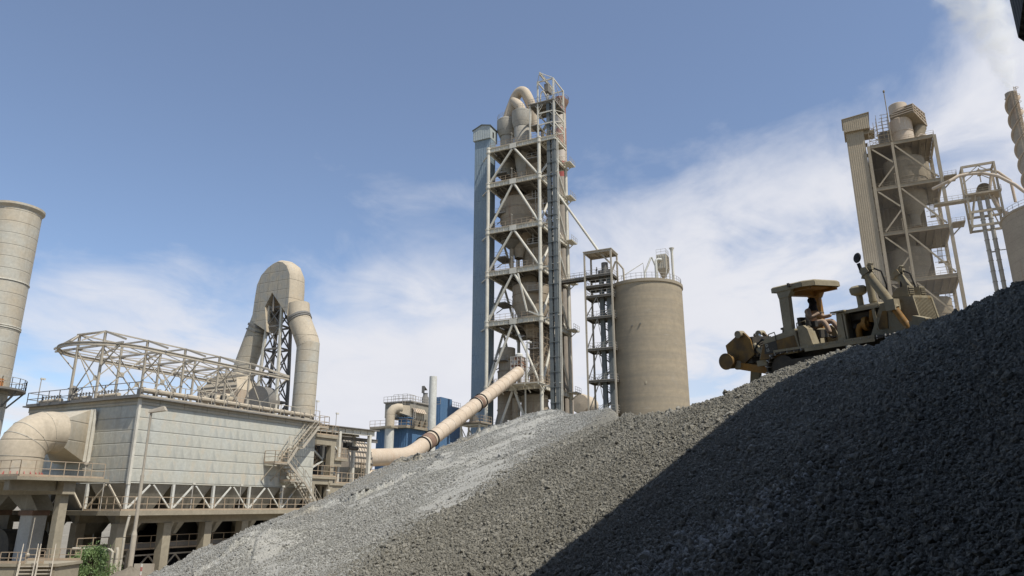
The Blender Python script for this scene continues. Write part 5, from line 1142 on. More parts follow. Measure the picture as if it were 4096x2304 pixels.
# ------------------------------------------------------------------ dust coated second preheater tower on the right
RO = (108.5, 170.0)
def right_tower():
    T = thing('dusty_preheater_tower', 'dust coated preheater tower with square steel frame rising behind the bulldozer at right', 'tower', (*RO, 0), GRID)
    FL = [95.8, 83.6, 71.1, 58.3, 46.0, 33.0, 20.0]; A, B, Mv = 16.0, 15.3, 9.7
    for u, v, w in ((0, 0, .75), (0, B, .75), (A, 0, .75), (A, B, .75), (0, Mv, .6)): MB().beam((u, v, 0), (u, v, FL[0] + .2), w).build('column', M['dusttower'], T)
    for k, z in enumerate(FL):
        for p, q in (((-.1, .38, z), (-.1, B - .38, z)), ((.38, 0, z), (A - .38, 0, z)), ((.38, B, z), (A - .38, B, z)), ((A, .38, z), (A, B - .38, z))): MB().ibeam(p, q, .4, .9).build('floor_beam', M['dusttower'], T)
        b = MB().box(.3, .3, z + .2, A - .3, B - .3, z + .35)
        for v in np.arange(1.5, B, 1.7): b.beam((.3, v, z), (A - .3, v, z), .2, .36, (0, 0, 1))
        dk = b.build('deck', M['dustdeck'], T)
        MB().rail([(A - .5, B, z + .45), (0, B, z + .45), (0, 0, z + .45), (A - .5, 0, z + .45)], 1.15, 1.9, .03).build('railing', M['dusttower'], dk)
        zl = FL[k + 1] if k < 6 else 4; zm = (z + zl) / 2
        for p, q in (((-.05, B - .7, z - .7), (-.05, Mv + .4, zm + .7)), ((-.05, Mv + .3, zm - .3), (-.05, B - 1.0, zl + .7)), ((-.05, Mv - .5, z - .8), (-.05, .6, zl + .8)), ((A, B - .6, z - .8), (A, .6, zl + .8)), ((.6, B, z - .8), (A - .6, B, zl + .8))): MB().beam(p, q, .36).build('brace', M['dusttower'], T)
        if k < 6:
            # partial cladding of the back bay and a mid landing with stairs on the right
            MB().box(A - .6, 3.5, zl + (3.4 if k != 1 else 5), A - .4, B - .6, z - .2).box(4.5, B - .5, zl + 3.2, A - .5, B - .3, z - .2).build('back_cladding', M['dustdeck'], T)
            b = MB().stair((4.0, .8, zl + .4), (9.0, .8, zm), 1.0, (0, 1, 0)); b.stair((9.0, 2.0, zm), (4.0, 2.0, z + .3), 1.0, (0, 1, 0)); b.box(9, .8, zm - .1, 10.2, 3, zm); b.build('stairs', M['dusttower'], T)
            b = MB()
            for zz in np.arange(zl + 1, z - .5, 1.5): b.beam((6, .6, zz), (12, .6, zz), .1); b.beam((11, .4, zz), (11, 3.6, zz), .1)
            for uu in (6, 9, 12): b.beam((uu, .6, zl + .4), (uu, .6, z), .1)
            b.build('stair_frame', M['dusttower'], T)
            b = MB().tube([(-.3, Mv + .6, z + .4), (-.3, Mv + .6, z + 3.2)], .06, 6); b.box(-.8, Mv + .45, z + 3.15, -.2, Mv + .75, z + 3.35); b.build('floor_lamp', M['dusttower'], T)
    m = M['dustcone']
    cyclone(T, (6, 7.4), 4.9, 86.5, 92.4, 77.5, 1.1, m); MB().tube([(6, 7.4, 92), (6, 7.4, 96)], 2.4, 24).build('riser_duct', m, T)
    cyclone(T, (7, 3.0), 1.5, 85, 91.5, 80, .6, m, False)
    cyclone(T, (6, 6.6), 3.3, 80.2, 83.3, 76.5, 1.1, m); MB().tube([(6, 6.8, 74), (6, 6.8, 78.5)], 1.2, 18).build('down_pipe', m, T)
    cyclone(T, (6, 9.5), 4.6, 63.6, 67.5, 55.5, 1.2, m); MB().tube([(6, 10, 67), (6, 10, 72)], 2.4, 24).build('riser_duct', m, T)
    cyclone(T, (7, 6), 4.2, 50, 54.2, 43, 1.2, m); cyclone(T, (7, 7.5), 3.6, 36.5, 42, 30, 1.2, m); cyclone(T, (6, 4.2), 2.8, 24, 41, 20, 1.8, m)
    # top vessel, its scroll inlet and the pipes round it
    b = MB().lathe([(2.75, 96.2), (2.75, 104.4), (2.3, 105.0), (2.25, 109.2), (2.1, 109.35), (2.1, 108)], (6, 6.6, 0), 36); b.lathe([(2.77, 100.6), (2.87, 100.6), (2.87, 100.8), (2.77, 100.8)], (6, 6.6, 0), 36); b.build('top_vessel', M['pink'], T)
    b = MB().hexa([(2.2, 3.4, 104.6), (7.5, .4, 102.2), (9.5, 4.4, 102.2), (4.2, 8.9, 104.9), (2.2, 3.6, 107.2), (7.5, .6, 106.2), (9.5, 4.4, 106.2), (4.2, 9.1, 106.0)]); b.build('scroll_inlet', m, T)
    b = MB()
    for i in range(4): z = 105.0 + i * .62; b.beam((2.1, 3.45, z + .15), (3.2, 8.9 - .3 * i, z - .1), .2)
    for i in range(6): t = i / 5; b.beam((2.25 + 5.2 * t, 3.3 - 2.95 * t, 104.5 - 2.2 * t), (2.25 + 5.2 * t, 3.4 - 2.9 * t, 107.2 - t), .18)
    for i in range(4): t = i / 3; b.beam((2.15, 3.35, 104.7 + 2.4 * t), (7.45, .4, 102.5 + 3.6 * t), .16)
    b.build('inlet_rib', M['pink'], T)
    MB().tube([(7.8, 1.9, 102.4), (7.4, 2.8, 100.2), (7, 3.2, 97)], 1.5, 20).build('inlet_leg', m, T)
    MB().tube([(5, 4.2, 96.4), (5, 3.4, 98.2), (5, 2.4, 99), (5, 1.4, 98.6), (5, 1, 97.2)], .38, 12).build('curved_pipe', M['pink'], T)
    b = MB()
    for u in (3, 5, 7):
        for v in (9.6, 11, 12.4): b.beam((u, v, 98.2), (u, v, 106.3), .09)
    for z in np.arange(100, 106.4, 1.0):
        for u in (3, 5, 7): b.beam((u, 9.3, z), (u, 13.2 - (z - 100) * .3, z), .09)
    b.build('scaffold', m, T)
    cyclone(T, (7, 10.6), 1.6, 97, 102.2, 96, 1.5, M['deck'], False)
    MB().tube([(1.2, 9.6, 96), (1.2, 9.6, 111.6)], .11, 8).lathe([(.25, 111.6), (.25, 112.1), (.05, 112.3)], (1.2, 9.6, 0), 8).build('mast', m, T)
    b = MB().beam((.3, 12.6, 96.2), (.3, 12.6, 102), .14); b.beam((.3, 14.8, 96.2), (.3, 14.8, 102), .14)
    for i in range(4): z = 96.3 + i * 1.4; b.beam((.3, 12.6, z), (.3, 14.8, z + 1.4), .09); b.beam((.3, 14.8, z), (.3, 12.6, z + 1.4), .09); b.beam((.3, 12.6, z), (.3, 14.8, z), .09)
    b.build('access_frame', m, T)
    b = MB()
    for z in FL[1:3]: b.box(-1, -3.2, z + .25, 3.5, -.4, z + .4); b.beam((0, -.4, z - 2.4), (0, -3.0, z + .2), .3)
    b.build('balcony', m, T)
    MB().rail([(-1, -.4, FL[1] + .4), (-1, -3.2, FL[1] + .4), (3.5, -3.2, FL[1] + .4)], 1.1, 1).rail([(-1, -.4, FL[2] + .4), (-1, -3.2, FL[2] + .4), (3.5, -3.2, FL[2] + .4)], 1.1, 1).build('railing', m, T)
    b = MB().tube([(0, -.4, 46.6), (0, -2.0, 46.5), (.2, -5.0, 45.0)], .05, 6); b.beam((0, -.3, 46.7), (0, -3.2, 46.9), .16); b.build('broken_arm', m, T)
    b = MB().lathe([(2.4, -4), (2.4, 4)], (0, 0, 0), 24); o = b.build('lower_duct', M['pink'], T); o.location = (-2, 4.0, 37.0); o.rotation_euler = (0, R(90), 0)
right_tower()
E2 = thing('dusty_elevator_shaft', 'dust coated ribbed sheet elevator shaft on the left side of the dusty preheater tower', 'elevator shaft', g2w(RO, 0, 15.9), GRID)
MB().box(0, 0, 0, 5, 4.3, 101.2).build('cladding', M['dustsheet'], E2)
MB().prism([(-.8, -1.6, 101.2), (-.8, 4.7, 101.2), (-.8, 4.7, 105.0), (-.8, -1.6, 105.6)], (6.5, 0, 0)).build('head_house', M['dustsheet'], E2)
MB().prism([(-1, -1.9, 105.6), (-1, 4.95, 104.95), (-1, 4.95, 105.1), (-1, -1.9, 105.78)], (6.9, 0, 0)).build('roof', M['dusttower'], E2)
b = MB().box(.5, -2.6, 100.2, 4.5, -.02, 101.1); b.beam((.5, -2.5, 100.2), (.5, -2.5, 103), .12); b.build('access_platform', M['dusttower'], E2)
b = MB()
for z in np.arange(20, 98, 3.1): b.box(1, -.5, z, 3, -.02, z + .25)
b.build('tie', M['dusttower'], E2)
F2 = thing('bucket_elevator', 'dusty open steel elevator head frame on two round legs at the right edge', 'frame', (107.6, 149.5, 0), GRID)
fw, fd = 6.2, 4.0
for u in (0, fd):
    for v in (0, fw): MB().beam((u, v, 63.6), (u, v, 78.4), .42).build('post', M['dusttower'], F2)
b = MB()
for z in (63.9, 67.2, 78.2):
    for u in (0, fd): b.beam((u, 0, z), (u, fw, z), .35, .5, (0, 0, 1))
    for v in (0, fw): b.beam((0, v, z), (fd, v, z), .35, .5, (0, 0, 1))
for u in (0, fd): b.beam((u, fw, 64.2), (u, fw - 1.6, 71), .22); b.beam((u, .4, 64.2), (u, 2.0, 71), .22); b.beam((u, 3.1, 78), (u, fw, 75.6), .16); b.beam((u, 3.1, 78), (u, 0, 75.6), .16)
b.build('bracing', M['dusttower'], F2)
MB().box(-.5, -.4, 71.2, fd + .4, fw + .3, 71.45).build('deck', M['dusttower'], F2)
MB().rail([(fd, fw + .3, 71.45), (-.5, fw + .3, 71.45), (-.5, -.4, 71.45), (fd, -.4, 71.45)], 1.1, 1.1, .03).build('railing', M['dusttower'], F2)
b = MB().lathe([(1.4, -1.2), (1.4, 1.2), (1.2, 1.35), (.01, 1.4)], (0, 0, 0), 22); d = b.build('head_drum', M['dusttower'], F2); d.location = (2.0, 2.6, 72.6); d.rotation_euler = (0, R(90), 0)
for v in (2.3, 3.8): MB().tube([(1.6, v, 0), (1.6, v, 71.2)], .43, 14).build('leg', M['cyclonegrey'], F2)
b = MB()
for z in np.arange(8, 71, 2.4):
    for v in (2.3, 3.8): b.lathe([(.44, z - .05), (.53, z - .05), (.53, z + .05), (.44, z + .05)], (1.6, v, 0), 14)
for z in (58, 46): b.beam((1.6, 2.7, z), (1.6, 3.4, z), .25); b.beam((1.6, 1.9, z + .2), (1.6, -3.0, z + .2), .16)
b.build('leg_flange', M['darksteel'], F2)
b = MB().box(1.3, 2.5, 76.2, 2.0, 3.2, 77.6); b.beam((1.6, 2.8, 78), (1.6, 2.8, 74.6), .2); b.build('hoist', M['dusttower'], F2)
b = MB().tube([(1, 1.6, 72), (1, .8, 75.4), (1, .2, 76.6), (1, -.6, 76.2), (1, -2.6, 73.6), (1, -2.7, 68.5)], .3, 10); b.tube([(2, 1.2, 71), (2.0, .2, 67.5), (2, -1, 66.4)], .42, 10); b.build('feed_pipe', M['pink'], F2)
S2 = thing('dusty_silo', 'brown concrete silo cut by the right edge of the picture', 'silo', (114.8, 142.2, 0))
MB().lathe([(11.0, 0), (11.0, 62.8), (11.2, 62.9), (11.2, 63.3), (.01, 63.5)], (0, 0, 0), 72).build('silo_wall', M['cyclone'], S2)
MB().rail([(11 * math.cos(R(a)), 11 * math.sin(R(a)), 63.3) for a in range(0, 360, 8)], 1.2, 1.6, .035, close=True, toe=False).build('railing', M['railgrey'], S2)
AP = [Vector(q) for q in ((97.0, 156, 74.6), (98.7, 152, 74.8), (100.8, 152, 76.0), (103.2, 152, 76.5), (105.5, 151, 76.3), (107.6, 149, 74.6), (109.5, 147, 71.6), (111.4, 145, 67.4), (112.2, 144.5, 63.4))]
o = thing('arched_pipe', 'long pinkish pipe arching from the dusty tower over to the right hand silo', 'pipe', AP[0].to_tuple()); MB().tube([q - AP[0] for q in AP], .36, 12).build('pipe', M['pink'], o)
o = thing('dusty_footbridge', 'short railed footbridge from the dusty preheater tower to the elevator head frame', 'footbridge', (103.0, 152.6, 0), GRID)
b = MB().box(-1, 0, 70.2, 1, 7.2, 70.5); b.build('walkway', M['dusttower'], o); MB().rail([(-1, 7.2, 70.5), (-1, 0, 70.5)], 1.15, 1.2).build('railing', M['dusttower'], o)
o = thing('straked_stack', 'slim rust brown stack with spiral fins and a ladder giving off smoke', 'chimney', (153.6, 200, 0))
MB().lathe([(2.1, 0), (1.75, 60), (1.62, 126.4), (1.45, 126.4), (1.4, 125)], (0, 0, 0), 32).build('shaft', M['cyclone'], o)
st = MB()
for k in range(3):
    V = []; n = 230
    for i in range(n + 1):
        z = 66 + 59.6 * i / n; a = 2 * math.pi * (k / 3 + (z - 66) / 15.0); V += [(1.6 * math.cos(a), 1.6 * math.sin(a), z - .06), (2.25 * math.cos(a), 2.25 * math.sin(a), z - .06), (2.25 * math.cos(a), 2.25 * math.sin(a), z + .06), (1.6 * math.cos(a), 1.6 * math.sin(a), z + .06)]
    st.add(V, [(i * 4 + j, i * 4 + (j + 1) % 4, i * 4 + 4 + (j + 1) % 4, i * 4 + 4 + j) for i in range(n) for j in range(4)])
st.build('spiral_fin', M['pink'], o)
b = MB(); b.beam((-.2, -1.95, 60), (-.2, -1.85, 127.6), .12); b.beam((.5, -1.9, 60), (.5, -1.8, 127.6), .12)
for z in np.arange(60, 127.5, .8): b.beam((-.2, -1.92, z), (.5, -1.87, z), .09)
for z in np.arange(62, 128, 2.4): b.lathe([(.62, z), (.66, z), (.66, z + .14), (.62, z + .14)], (.15, -2.3, 0), 10)
b.build('ladder', M['railing'], o)

# ------------------------------------------------------------------ smoke from the stack, and the dust hanging by the dusty tower
def volume_mat(name, col, dens, nscale, lo, hi, fall=None, aniso=.2):
    m = bpy.data.materials.new(name); m.use_nodes = True; k = NT(m.node_tree); k.n.clear()
    out = k.new('ShaderNodeOutputMaterial'); v = k.new('ShaderNodeVolumePrincipled'); v.inputs['Color'].default_value = (*col, 1); v.inputs['Anisotropy'].default_value = aniso
    co = k.new('ShaderNodeTexCoord').outputs['Object']; d = k.ramp(k.noise(co, nscale, 5, .6, .8), lo, hi, 0, 1, True)
    if fall: d = k.math('MULTIPLY', d, fall(k, co))
    k.put(v.inputs['Density'], k.math('MULTIPLY', d, dens)); k.l.new(v.outputs[0], out.inputs['Volume']); return m
def plume_fall(k, co):
    x, y, z = k.sep(co)      # soft edge: distance from the drifting axis over the local radius, thinner as it rises
    ax = k.math('MULTIPLY', k.math('POWER', k.math('MAXIMUM', k.math('SUBTRACT', z, 6.0), 0.0), 1.35), -.045)
    rad = k.math('ADD', 1.6, k.math('MULTIPLY', z, .30))
    dx = k.math('SUBTRACT', x, ax); dd = k.math('SQRT', k.math('ADD', k.math('MULTIPLY', dx, dx), k.math('MULTIPLY', y, y)))
    n = k.math('MULTIPLY', k.math('SUBTRACT', k.noise(co, .16, 4), .5), 1.1)
    e = k.ramp(k.math('ADD', k.math('DIVIDE', dd, rad), n), .25, 1.0, 1, 0, True)
    return k.math('MULTIPLY', e, k.math('DIVIDE', 1.0, k.math('ADD', .7, k.math('MULTIPLY', z, .045))))
b = MB(); V = []; n = 20; H_ = 48
for i in range(13):
    z = H_ * i / 12; ax = -.045 * max(0, z - 6) ** 1.35; r = 1.8 + .36 * z
    for j in range(n): V.append((ax + r * math.cos(2 * math.pi * j / n), r * math.sin(2 * math.pi * j / n), z))
b.add(V, [(i * n + j, i * n + (j + 1) % n, (i + 1) * n + (j + 1) % n, (i + 1) * n + j) for i in range(12) for j in range(n)]); b.add(V[:n], [tuple(range(n))[::-1]]); b.add(V[-n:], [tuple(range(n))])
sm = b.build('smoke_plume', volume_mat('smoke', (1.0, .995, .97), .34, .12, .36, .62, plume_fall, 0.0)); sm.location = (153.6, 200, 126.6); tag(sm, 'pale smoke drifting up from the spiral finned stack', 'smoke', kind='stuff')
def dust_fall(k, co):
    x, y, z = k.sep(co)
    q = k.math('ADD', k.math('ADD', k.math('POWER', k.math('DIVIDE', k.math('ABSOLUTE', x), 40.0), 2), k.math('POWER', k.math('DIVIDE', k.math('ABSOLUTE', y), 24.0), 2)), k.math('POWER', k.math('DIVIDE', k.math('ABSOLUTE', z), 44.0), 2))
    return k.ramp(q, 0, 1, 1, 0, True)
b = MB(); V = []
for i in range(9):
    t = math.pi * i / 8
    for j in range(20): V.append((40 * math.sin(t) * math.cos(2 * math.pi * j / 20), 24 * math.sin(t) * math.sin(2 * math.pi * j / 20), 44 * math.cos(t)))
b.add(V, [(i * 20 + j, (i + 1) * 20 + j, (i + 1) * 20 + (j + 1) % 20, i * 20 + (j + 1) % 20) for i in range(8) for j in range(20)])
dm = b.build('dust_cloud', volume_mat('airborne_dust', (.92, .86, .76), .004, .045, .30, .66, dust_fall)); dm.location = (92, 140, 46); tag(dm, 'thin beige dust hanging in the air in front of the dusty preheater tower', 'dust', kind='stuff')

# ------------------------------------------------------------------ dark shed roof whose shadow lies on the heap
SH = thing('shed_roof', 'dark sheet clad shed corner entering the top right of the picture', 'shed', (11.27, 14.13, 0), R(90 - 30))
pg = [(-60, 0), (0, 0), (10.7, -5.45), (26, -62), (-60, -62)]
MB().prism([(u, v, 17.4) for u, v in pg], (0, 0, .3)).build('roof', M['darkshed'], SH)
b = MB()
for (ua, va), (ub, vb) in zip(pg[:3], pg[1:4]): d = Vector((ub - ua, vb - va, 0)).normalized(); o_ = Vector((-d.y, d.x, 0)) * -.07; b.beam(Vector((ua, va, 16.0)) + o_, Vector((ub, vb, 16.0)) + o_, .11, 2.8, (0, 0, 1))
b.build('side_sheet', M['darkshed'], SH)
MB().box(-60, -62, -1, -59.8, 55, 17.39).box(-59.7, -62, -1, 26, -61.8, 17.39).build('back_wall', M['darkshed'], SH)  # walls out of view, added to cut the sky fill on the heap
MB().box(-60, .3, 17.4, -18, 30, 17.7).box(-60, 29.8, -1, -16, 30, 17.39).build('sky_blocker', M['darkshed'], SH)  # unseen roof and wall, added to keep sky light off the shaded gravel
b = MB()
for u in (-1.2, -9, -17, -25, -33, -41, -49): b.ibeam((u, -.4, 17.0), (u, -61, 17.0), .3, .7)
b.build('rafter', M['darksteel'], SH)
for u, v in ((-.8, -30), (-.6, -60), (-58, -30)): MB().box(u - .3, v - .3, -1, u + .3, v + .3, 16.6).build('column', M['darksteel'], SH)
o = thing('hanging_chain', 'short dark chain with a green hook hanging from the shed corner', 'chain', (11.55, 14.24, 12.82))
b = MB()
for i in range(11): z = 1.72 - i * .13; b.box(-.03, -.012, z - .1, .03, .012, z) if i % 2 else b.box(-.012, -.03, z - .1, .012, .03, z)
b.build('links', M['grime'], o); MB().box(-.08, -.06, .0, .08, .06, .3).tube([(0, 0, 0), (0, 0, -.12), (.08, 0, -.2), (.12, 0, -.1)], .025, 8).build('hook', M['bluesheet'], o)
hb = MB(); n, q = 60, 40; V = []
for i in range(q + 1):
    for j in range(n):
        a = 2 * math.pi * j / n; r = 27 * (i / q); z = 16.6 - .6 * (math.sqrt(r * r + 3) - 1.7) + random.uniform(-.08, .08); V.append((r * math.cos(a), r * math.sin(a), z))
hb.add(V, [(i * n + j, (i + 1) * n + j, (i + 1) * n + (j + 1) % n, i * n + (j + 1) % n) for i in range(q) for j in range(n)], True)
o = hb.build('back_gravel_heap', M['coarse']); o.location = (27.7, 31.2, -.45); tag(o, 'far grey gravel heap peeping over the dark slope at the right edge', 'gravel heap')

# ------------------------------------------------------------------ bulldozer
DM = Matrix.Translation(Vector(DOZ)) @ Matrix.Rotation(R(-53.5), 4, 'Z') @ Matrix.Rotation(R(1.6), 4, 'Y') @ Matrix.Rotation(R(8.5), 4, 'X')
def bulldozer():
    Z = thing('bulldozer', 'dust caked yellow crawler bulldozer with ripper and open canopy on top of the coarse heap', 'bulldozer', tuple(DOZ)); Z.matrix_world = DM
    for s in (-1, 1):
        # track: shoes with grousers round rollers
        path = []; x0, x1, zc, r = -2.0, 2.2, .62, .56
        for i in range(17): path.append((x1 + (x0 - x1) * i / 16, zc + r, 0))
        for i in range(1, 9): a = R(90 + 180 * i / 9); path.append((x0 + r * math.cos(a), zc + r * math.sin(a), 0))
        for i in range(17): path.append((x0 + (x1 - x0) * i / 16, zc - r, 0))
        for i in range(1, 9): a = R(-90 + 180 * i / 9); path.append((x1 + r * math.cos(a), zc + r * math.sin(a), 0))
        b = MB(); gk = MB(); N = len(path)
        for i in range(N):
            p, q = Vector((path[i][0], 0, path[i][1])), Vector((path[(i + 1) % N][0], 0, path[(i + 1) % N][1])); t = (q - p).normalized(); nrm = Vector((-t.z, 0, t.x)) * -1 if False else Vector((t.z, 0, -t.x)); c = (p + q) / 2
            y = s * 1.05; b.beam(c - t * .115 + Vector((0, y, 0)), c + t * .115 + Vector((0, y, 0)), .54, .05, tuple(nrm))
            gk.beam(c + t * .07 + nrm * .02 + Vector((0, y - .27, 0)), c + t * .07 + nrm * .02 + Vector((0, y + .27, 0)), .03, .13, tuple(nrm))
        tr = b.build('track', M['grime'], Z); gk.build('grouser', M['shoe'], tr)
        b = MB().box(-1.9, s * 1.05 - .16, .35, 2.1, s * 1.05 + .16, .9)
        for x in np.arange(-1.5, 1.8, .55): b.tube([(x, s * 1.05 - .2, .32), (x, s * 1.05 + .2, .32)], .17, 12)
        for x in (-2.0, 2.2): b.tube([(x, s * 1.05 - .14, .62), (x, s * 1.05 + .14, .62)], .47, 20)
        b.build('track_frame', M['grime'], Z)
        MB().box(-2.2, s * 1.32 - (.55 if s > 0 else 0), 1.2, 1.4, s * 1.32 + (.55 if s < 0 else 0), 1.28).box(-1.0, s * 1.33 - .01, 1.08, 1.4, s * 1.33 + .01, 1.2).build('fender', M['dust'], Z)
    MB().box(-2.8, -.74, .55, 1.9, .74, 1.2).build('hull', M['grime'], Z)
    # rear tank with chamfered top, side panels and lettering
    pr = [(-2.92, 1.06), (-2.62, 1.70), (-2.55, 1.74), (-1.36, 1.92), (-1.30, 1.24), (-1.4, 1.1)]
    MB().prism([(x, 1.14, z) for x, z in pr], (0, -2.28, 0)).build('rear_tank', M['dust'], Z)
    MB().prism([(-2.90, -1.142, 1.02), (-2.66, -1.142, 1.56), (-1.42, -1.142, 1.70), (-1.34, -1.142, 1.24), (-1.9, -1.142, 1.14), (-2.0, -1.142, 1.04)], (0, -.018, 0)).build('side_panel', M['oldyellow'], Z)
    MB().prism([(-2.66, -1.161, 1.20), (-2.60, -1.161, 1.555), (-2.13, -1.161, 1.61), (-2.12, -1.161, 1.22)], (0, -.008, 0)).build('decal', M['decal'], Z)
    MB().prism([(-2.10, -1.161, 1.22), (-2.12, -1.161, 1.61), (-1.46, -1.161, 1.68), (-1.40, -1.161, 1.27)], (0, -.005, 0)).build('panel_door', M['oldyellow'], Z)
    MB().box(-2.14, -1.166, 1.2, -2.115, -1.155, 1.88).build('panel_joint', M['grime'], Z)
    def text(s, x, z, size, m):
        cu = bpy.data.curves.new('lettering', 'FONT'); cu.body = s; cu.size = size; cu.extrude = .003; cu.offset = .006
        t = bpy.data.objects.new('lettering_curve', cu); COL.objects.link(t); dg = bpy.context.evaluated_depsgraph_get(); me = bpy.data.meshes.new_from_object(t.evaluated_get(dg)); bpy.data.objects.remove(t)
        me.materials.clear(); me.materials.append(m); o = bpy.data.objects.new('lettering', me); COL.objects.link(o); o.parent = Z; o.location = (x, -1.1725, z); o.rotation_euler = (R(90), R(-6), 0)
    text('D', -2.56, 1.44, .14, M['letter']); text('15', -2.57, 1.27, .14, M['letter']); text('5A', -2.40, 1.285, .14, M['letterfaint'])
    b = MB()
    for x0, x1, z in ((-2.55, -2.25, 1.74), (-1.95, -1.5, 1.86)): b.tube([(x0, -.95, z), (x0 + .03, -.95, z + .15), (x1 - .03, -.95, z + .19), (x1, -.95, z + .04)], .02, 8)
    b.tube([(-1.5, -.75, 1.9), (-1.48, -.75, 2.12), (-1.15, -.75, 2.16), (-1.12, -.75, 1.9)], .022, 8); b.build('grab_rail', M['dust'], Z)
    b = MB().lathe([(.05, 1.78), (.05, 2.0), (.12, 2.02), (.12, 2.08), (.02, 2.1)], (-2.22, -.4, 0), 12); b.tube([(-2.2, -.4, 2.0), (-2.05, -.35, 2.06), (-1.95, -.3, 1.95)], .03, 8); b.lathe([(.09, 1.78), (.09, 1.95)], (-1.95, -.3, 0), 10); b.build('filler_valve', M['grime'], Z)
    # right console, seat, floor
    MB().prism([(-1.28, -1.1, 1.28), (-1.28, -1.1, 1.98), (-1.05, -1.1, 1.98), (-.92, -1.1, 1.84), (-.80, -1.1, 1.28)], (0, .42, 0)).prism([(-1.28, .68, 1.28), (-1.28, .68, 1.98), (-1.05, .68, 1.98), (-.92, .68, 1.84), (-.80, .68, 1.28)], (0, .42, 0)).build('console', M['dust'], Z)
    MB().box(-1.62, -.32, 1.55, -.98, .32, 1.82).box(-1.72, -.30, 1.82, -1.58, .30, 2.35).build('seat', M['grime'], Z)
    b = MB()
    for i in range(5): b.lathe([(.1 - .008 * i, 1.95 + i * .04), (.1 - .008 * i, 1.98 + i * .04)], (-1.0, -.85, 0), 10)
    b.box(-1.0, -.72, 1.9, -.82, -.55, 2.1); b.build('armrest', M['rubber'], Z)
    MB().box(-1.3, -.8, 1.22, .15, .8, 1.3).build('cab_floor', M['grime'], Z)
    # canopy on two posts
    for s in (-1, 1):
        b = MB().hexa([(-1.80, s * 1.0 - .11, 1.86), (-1.48, s * 1.0 - .11, 1.86), (-1.48, s * 1.0 + .11, 1.86), (-1.80, s * 1.0 + .11, 1.86), (-1.80, s * .96 - .11, 3.05), (-1.44, s * .96 - .11, 3.05), (-1.44, s * .96 + .11, 3.05), (-1.80, s * .96 + .11, 3.05)])
        b.hexa([(-1.80, s * .96 - .13, 3.05), (-1.42, s * .96 - .13, 3.05), (-1.42, s * .96 + .13, 3.05), (-1.80, s * .96 + .13, 3.05), (-1.86, s * .9 - .17, 3.3), (-1.25, s * .9 - .17, 3.3), (-1.25, s * .9 + .17, 3.3), (-1.86, s * .9 + .17, 3.3)])
        b.build('canopy_post', M['dust'] if s < 0 else M['yellow'], Z)
    b = MB(); pl = [(-2.02, -1.08), (-.85, -1.08), (-.55, -.8), (-.55, .8), (-.85, 1.08), (-2.02, 1.08)]
    b.prism([(x, y, 3.36) for x, y in pl], (0, 0, .10)); b.add([(x * 1.0, y, 3.46) for x, y in pl] + [(x * .98 - .04, y * .9, 3.50) for x, y in pl], [(i, (i + 1) % 6, 6 + (i + 1) % 6, 6 + i) for i in range(6)] + [tuple(range(6, 12))])
    for (xa, ya), (xb, yb) in zip(pl, pl[1:] + pl[:1]): b.beam((xa, ya, 3.36), (xb, yb, 3.36), .05, .15, (0, 0, 1))
    b.build('canopy_roof', M['dust'], Z)
    b = MB().box(-1.9, -.98, 3.30, -.9, .98, 3.355)
    for y in (-.85, .85): b.box(-1.9, y - .06, 3.2, -.7, y + .06, 3.3)
    b.box(-1.75, -.9, 3.12, -1.5, .9, 3.3); b.build('canopy_frame', M['yellow'], Z)
    MB().box(-1.35, -1.16, 3.36, -1.28, -1.1, 3.5).box(-1.25, -1.18, 3.38, -1.21, -1.1, 3.46).build('work_lamp_bracket', M['grime'], Z)
    # dash, engine bay, hood
    MB().hexa([(-.05, -.85, 1.28), (.22, -.85, 1.28), (.22, .85, 1.28), (-.05, .85, 1.28), (.02, -.8, 2.2), (.2, -.8, 2.2), (.2, .8, 2.2), (.02, .8, 2.2)]).build('dashboard', M['dust'], Z)
    b = MB().tube([(-.25, -.2, 1.9), (-.2, -.2, 2.14), (-.1, -.2, 2.2), (.0, -.2, 2.17)], .02, 8); b.tube([(-.28, .25, 1.9), (-.34, .25, 2.22)], .02, 8); b.build('control_lever', M['rubber'], Z)
    b = MB().box(.0, -.72, 2.20, 1.75, .72, 2.26); b.box(-.14, -.88, 2.22, .34, .88, 2.27); b.hexa([(.55, -.42, 2.26), (1.3, -.42, 2.26), (1.3, .42, 2.26), (.55, .42, 2.26), (.6, -.38, 2.36), (1.25, -.38, 2.36), (1.25, .38, 2.36), (.6, .38, 2.36)]); b.build('hood_top', M['dust'], Z)
    b = MB().box(.25, -.35, 1.1, 1.55, .35, 2.0); b.box(.3, -.48, 1.9, 1.5, -.3, 2.1)
    for x in (.45, .8, 1.15): b.tube([(x, -.34, 1.6), (x, -.5, 1.7)], .09, 10)
    b.build('engine_block', M['grime'], Z)
    b = MB().tube([(.55, -.55, 1.28), (.55, -.55, 1.55), (.62, -.55, 1.68), (.75, -.55, 1.72), (.95, -.55, 1.72)], .105, 14); b.lathe([(.14, -.09), (.24, -.06), (.24, .06), (.14, .09)], (0, 0, 0), 20); b.build('turbo_pipe', M['yellow'], Z)
    b = MB().tube([(.78, -.55, 1.72), (.90, -.55, 1.72)], .23, 20).tube([(1.0, -.5, 1.75), (1.1, -.5, 2.12)], .1, 12); b.build('turbo', M['yellow'], Z)
    b = MB().beam((1.25, -.72, 1.28), (1.25, -.72, 2.2), .1); b.beam((.27, -.76, 1.28), (.27, -.76, 2.2), .1, .06); b.beam((.2, -.78, 2.17), (1.75, -.78, 2.17), .05, .05); b.build('bay_frame', M['dust'], Z)
    MB().box(.25, .66, 1.3, 1.7, .7, 2.15).build('left_side_panel', M['grime'], Z)
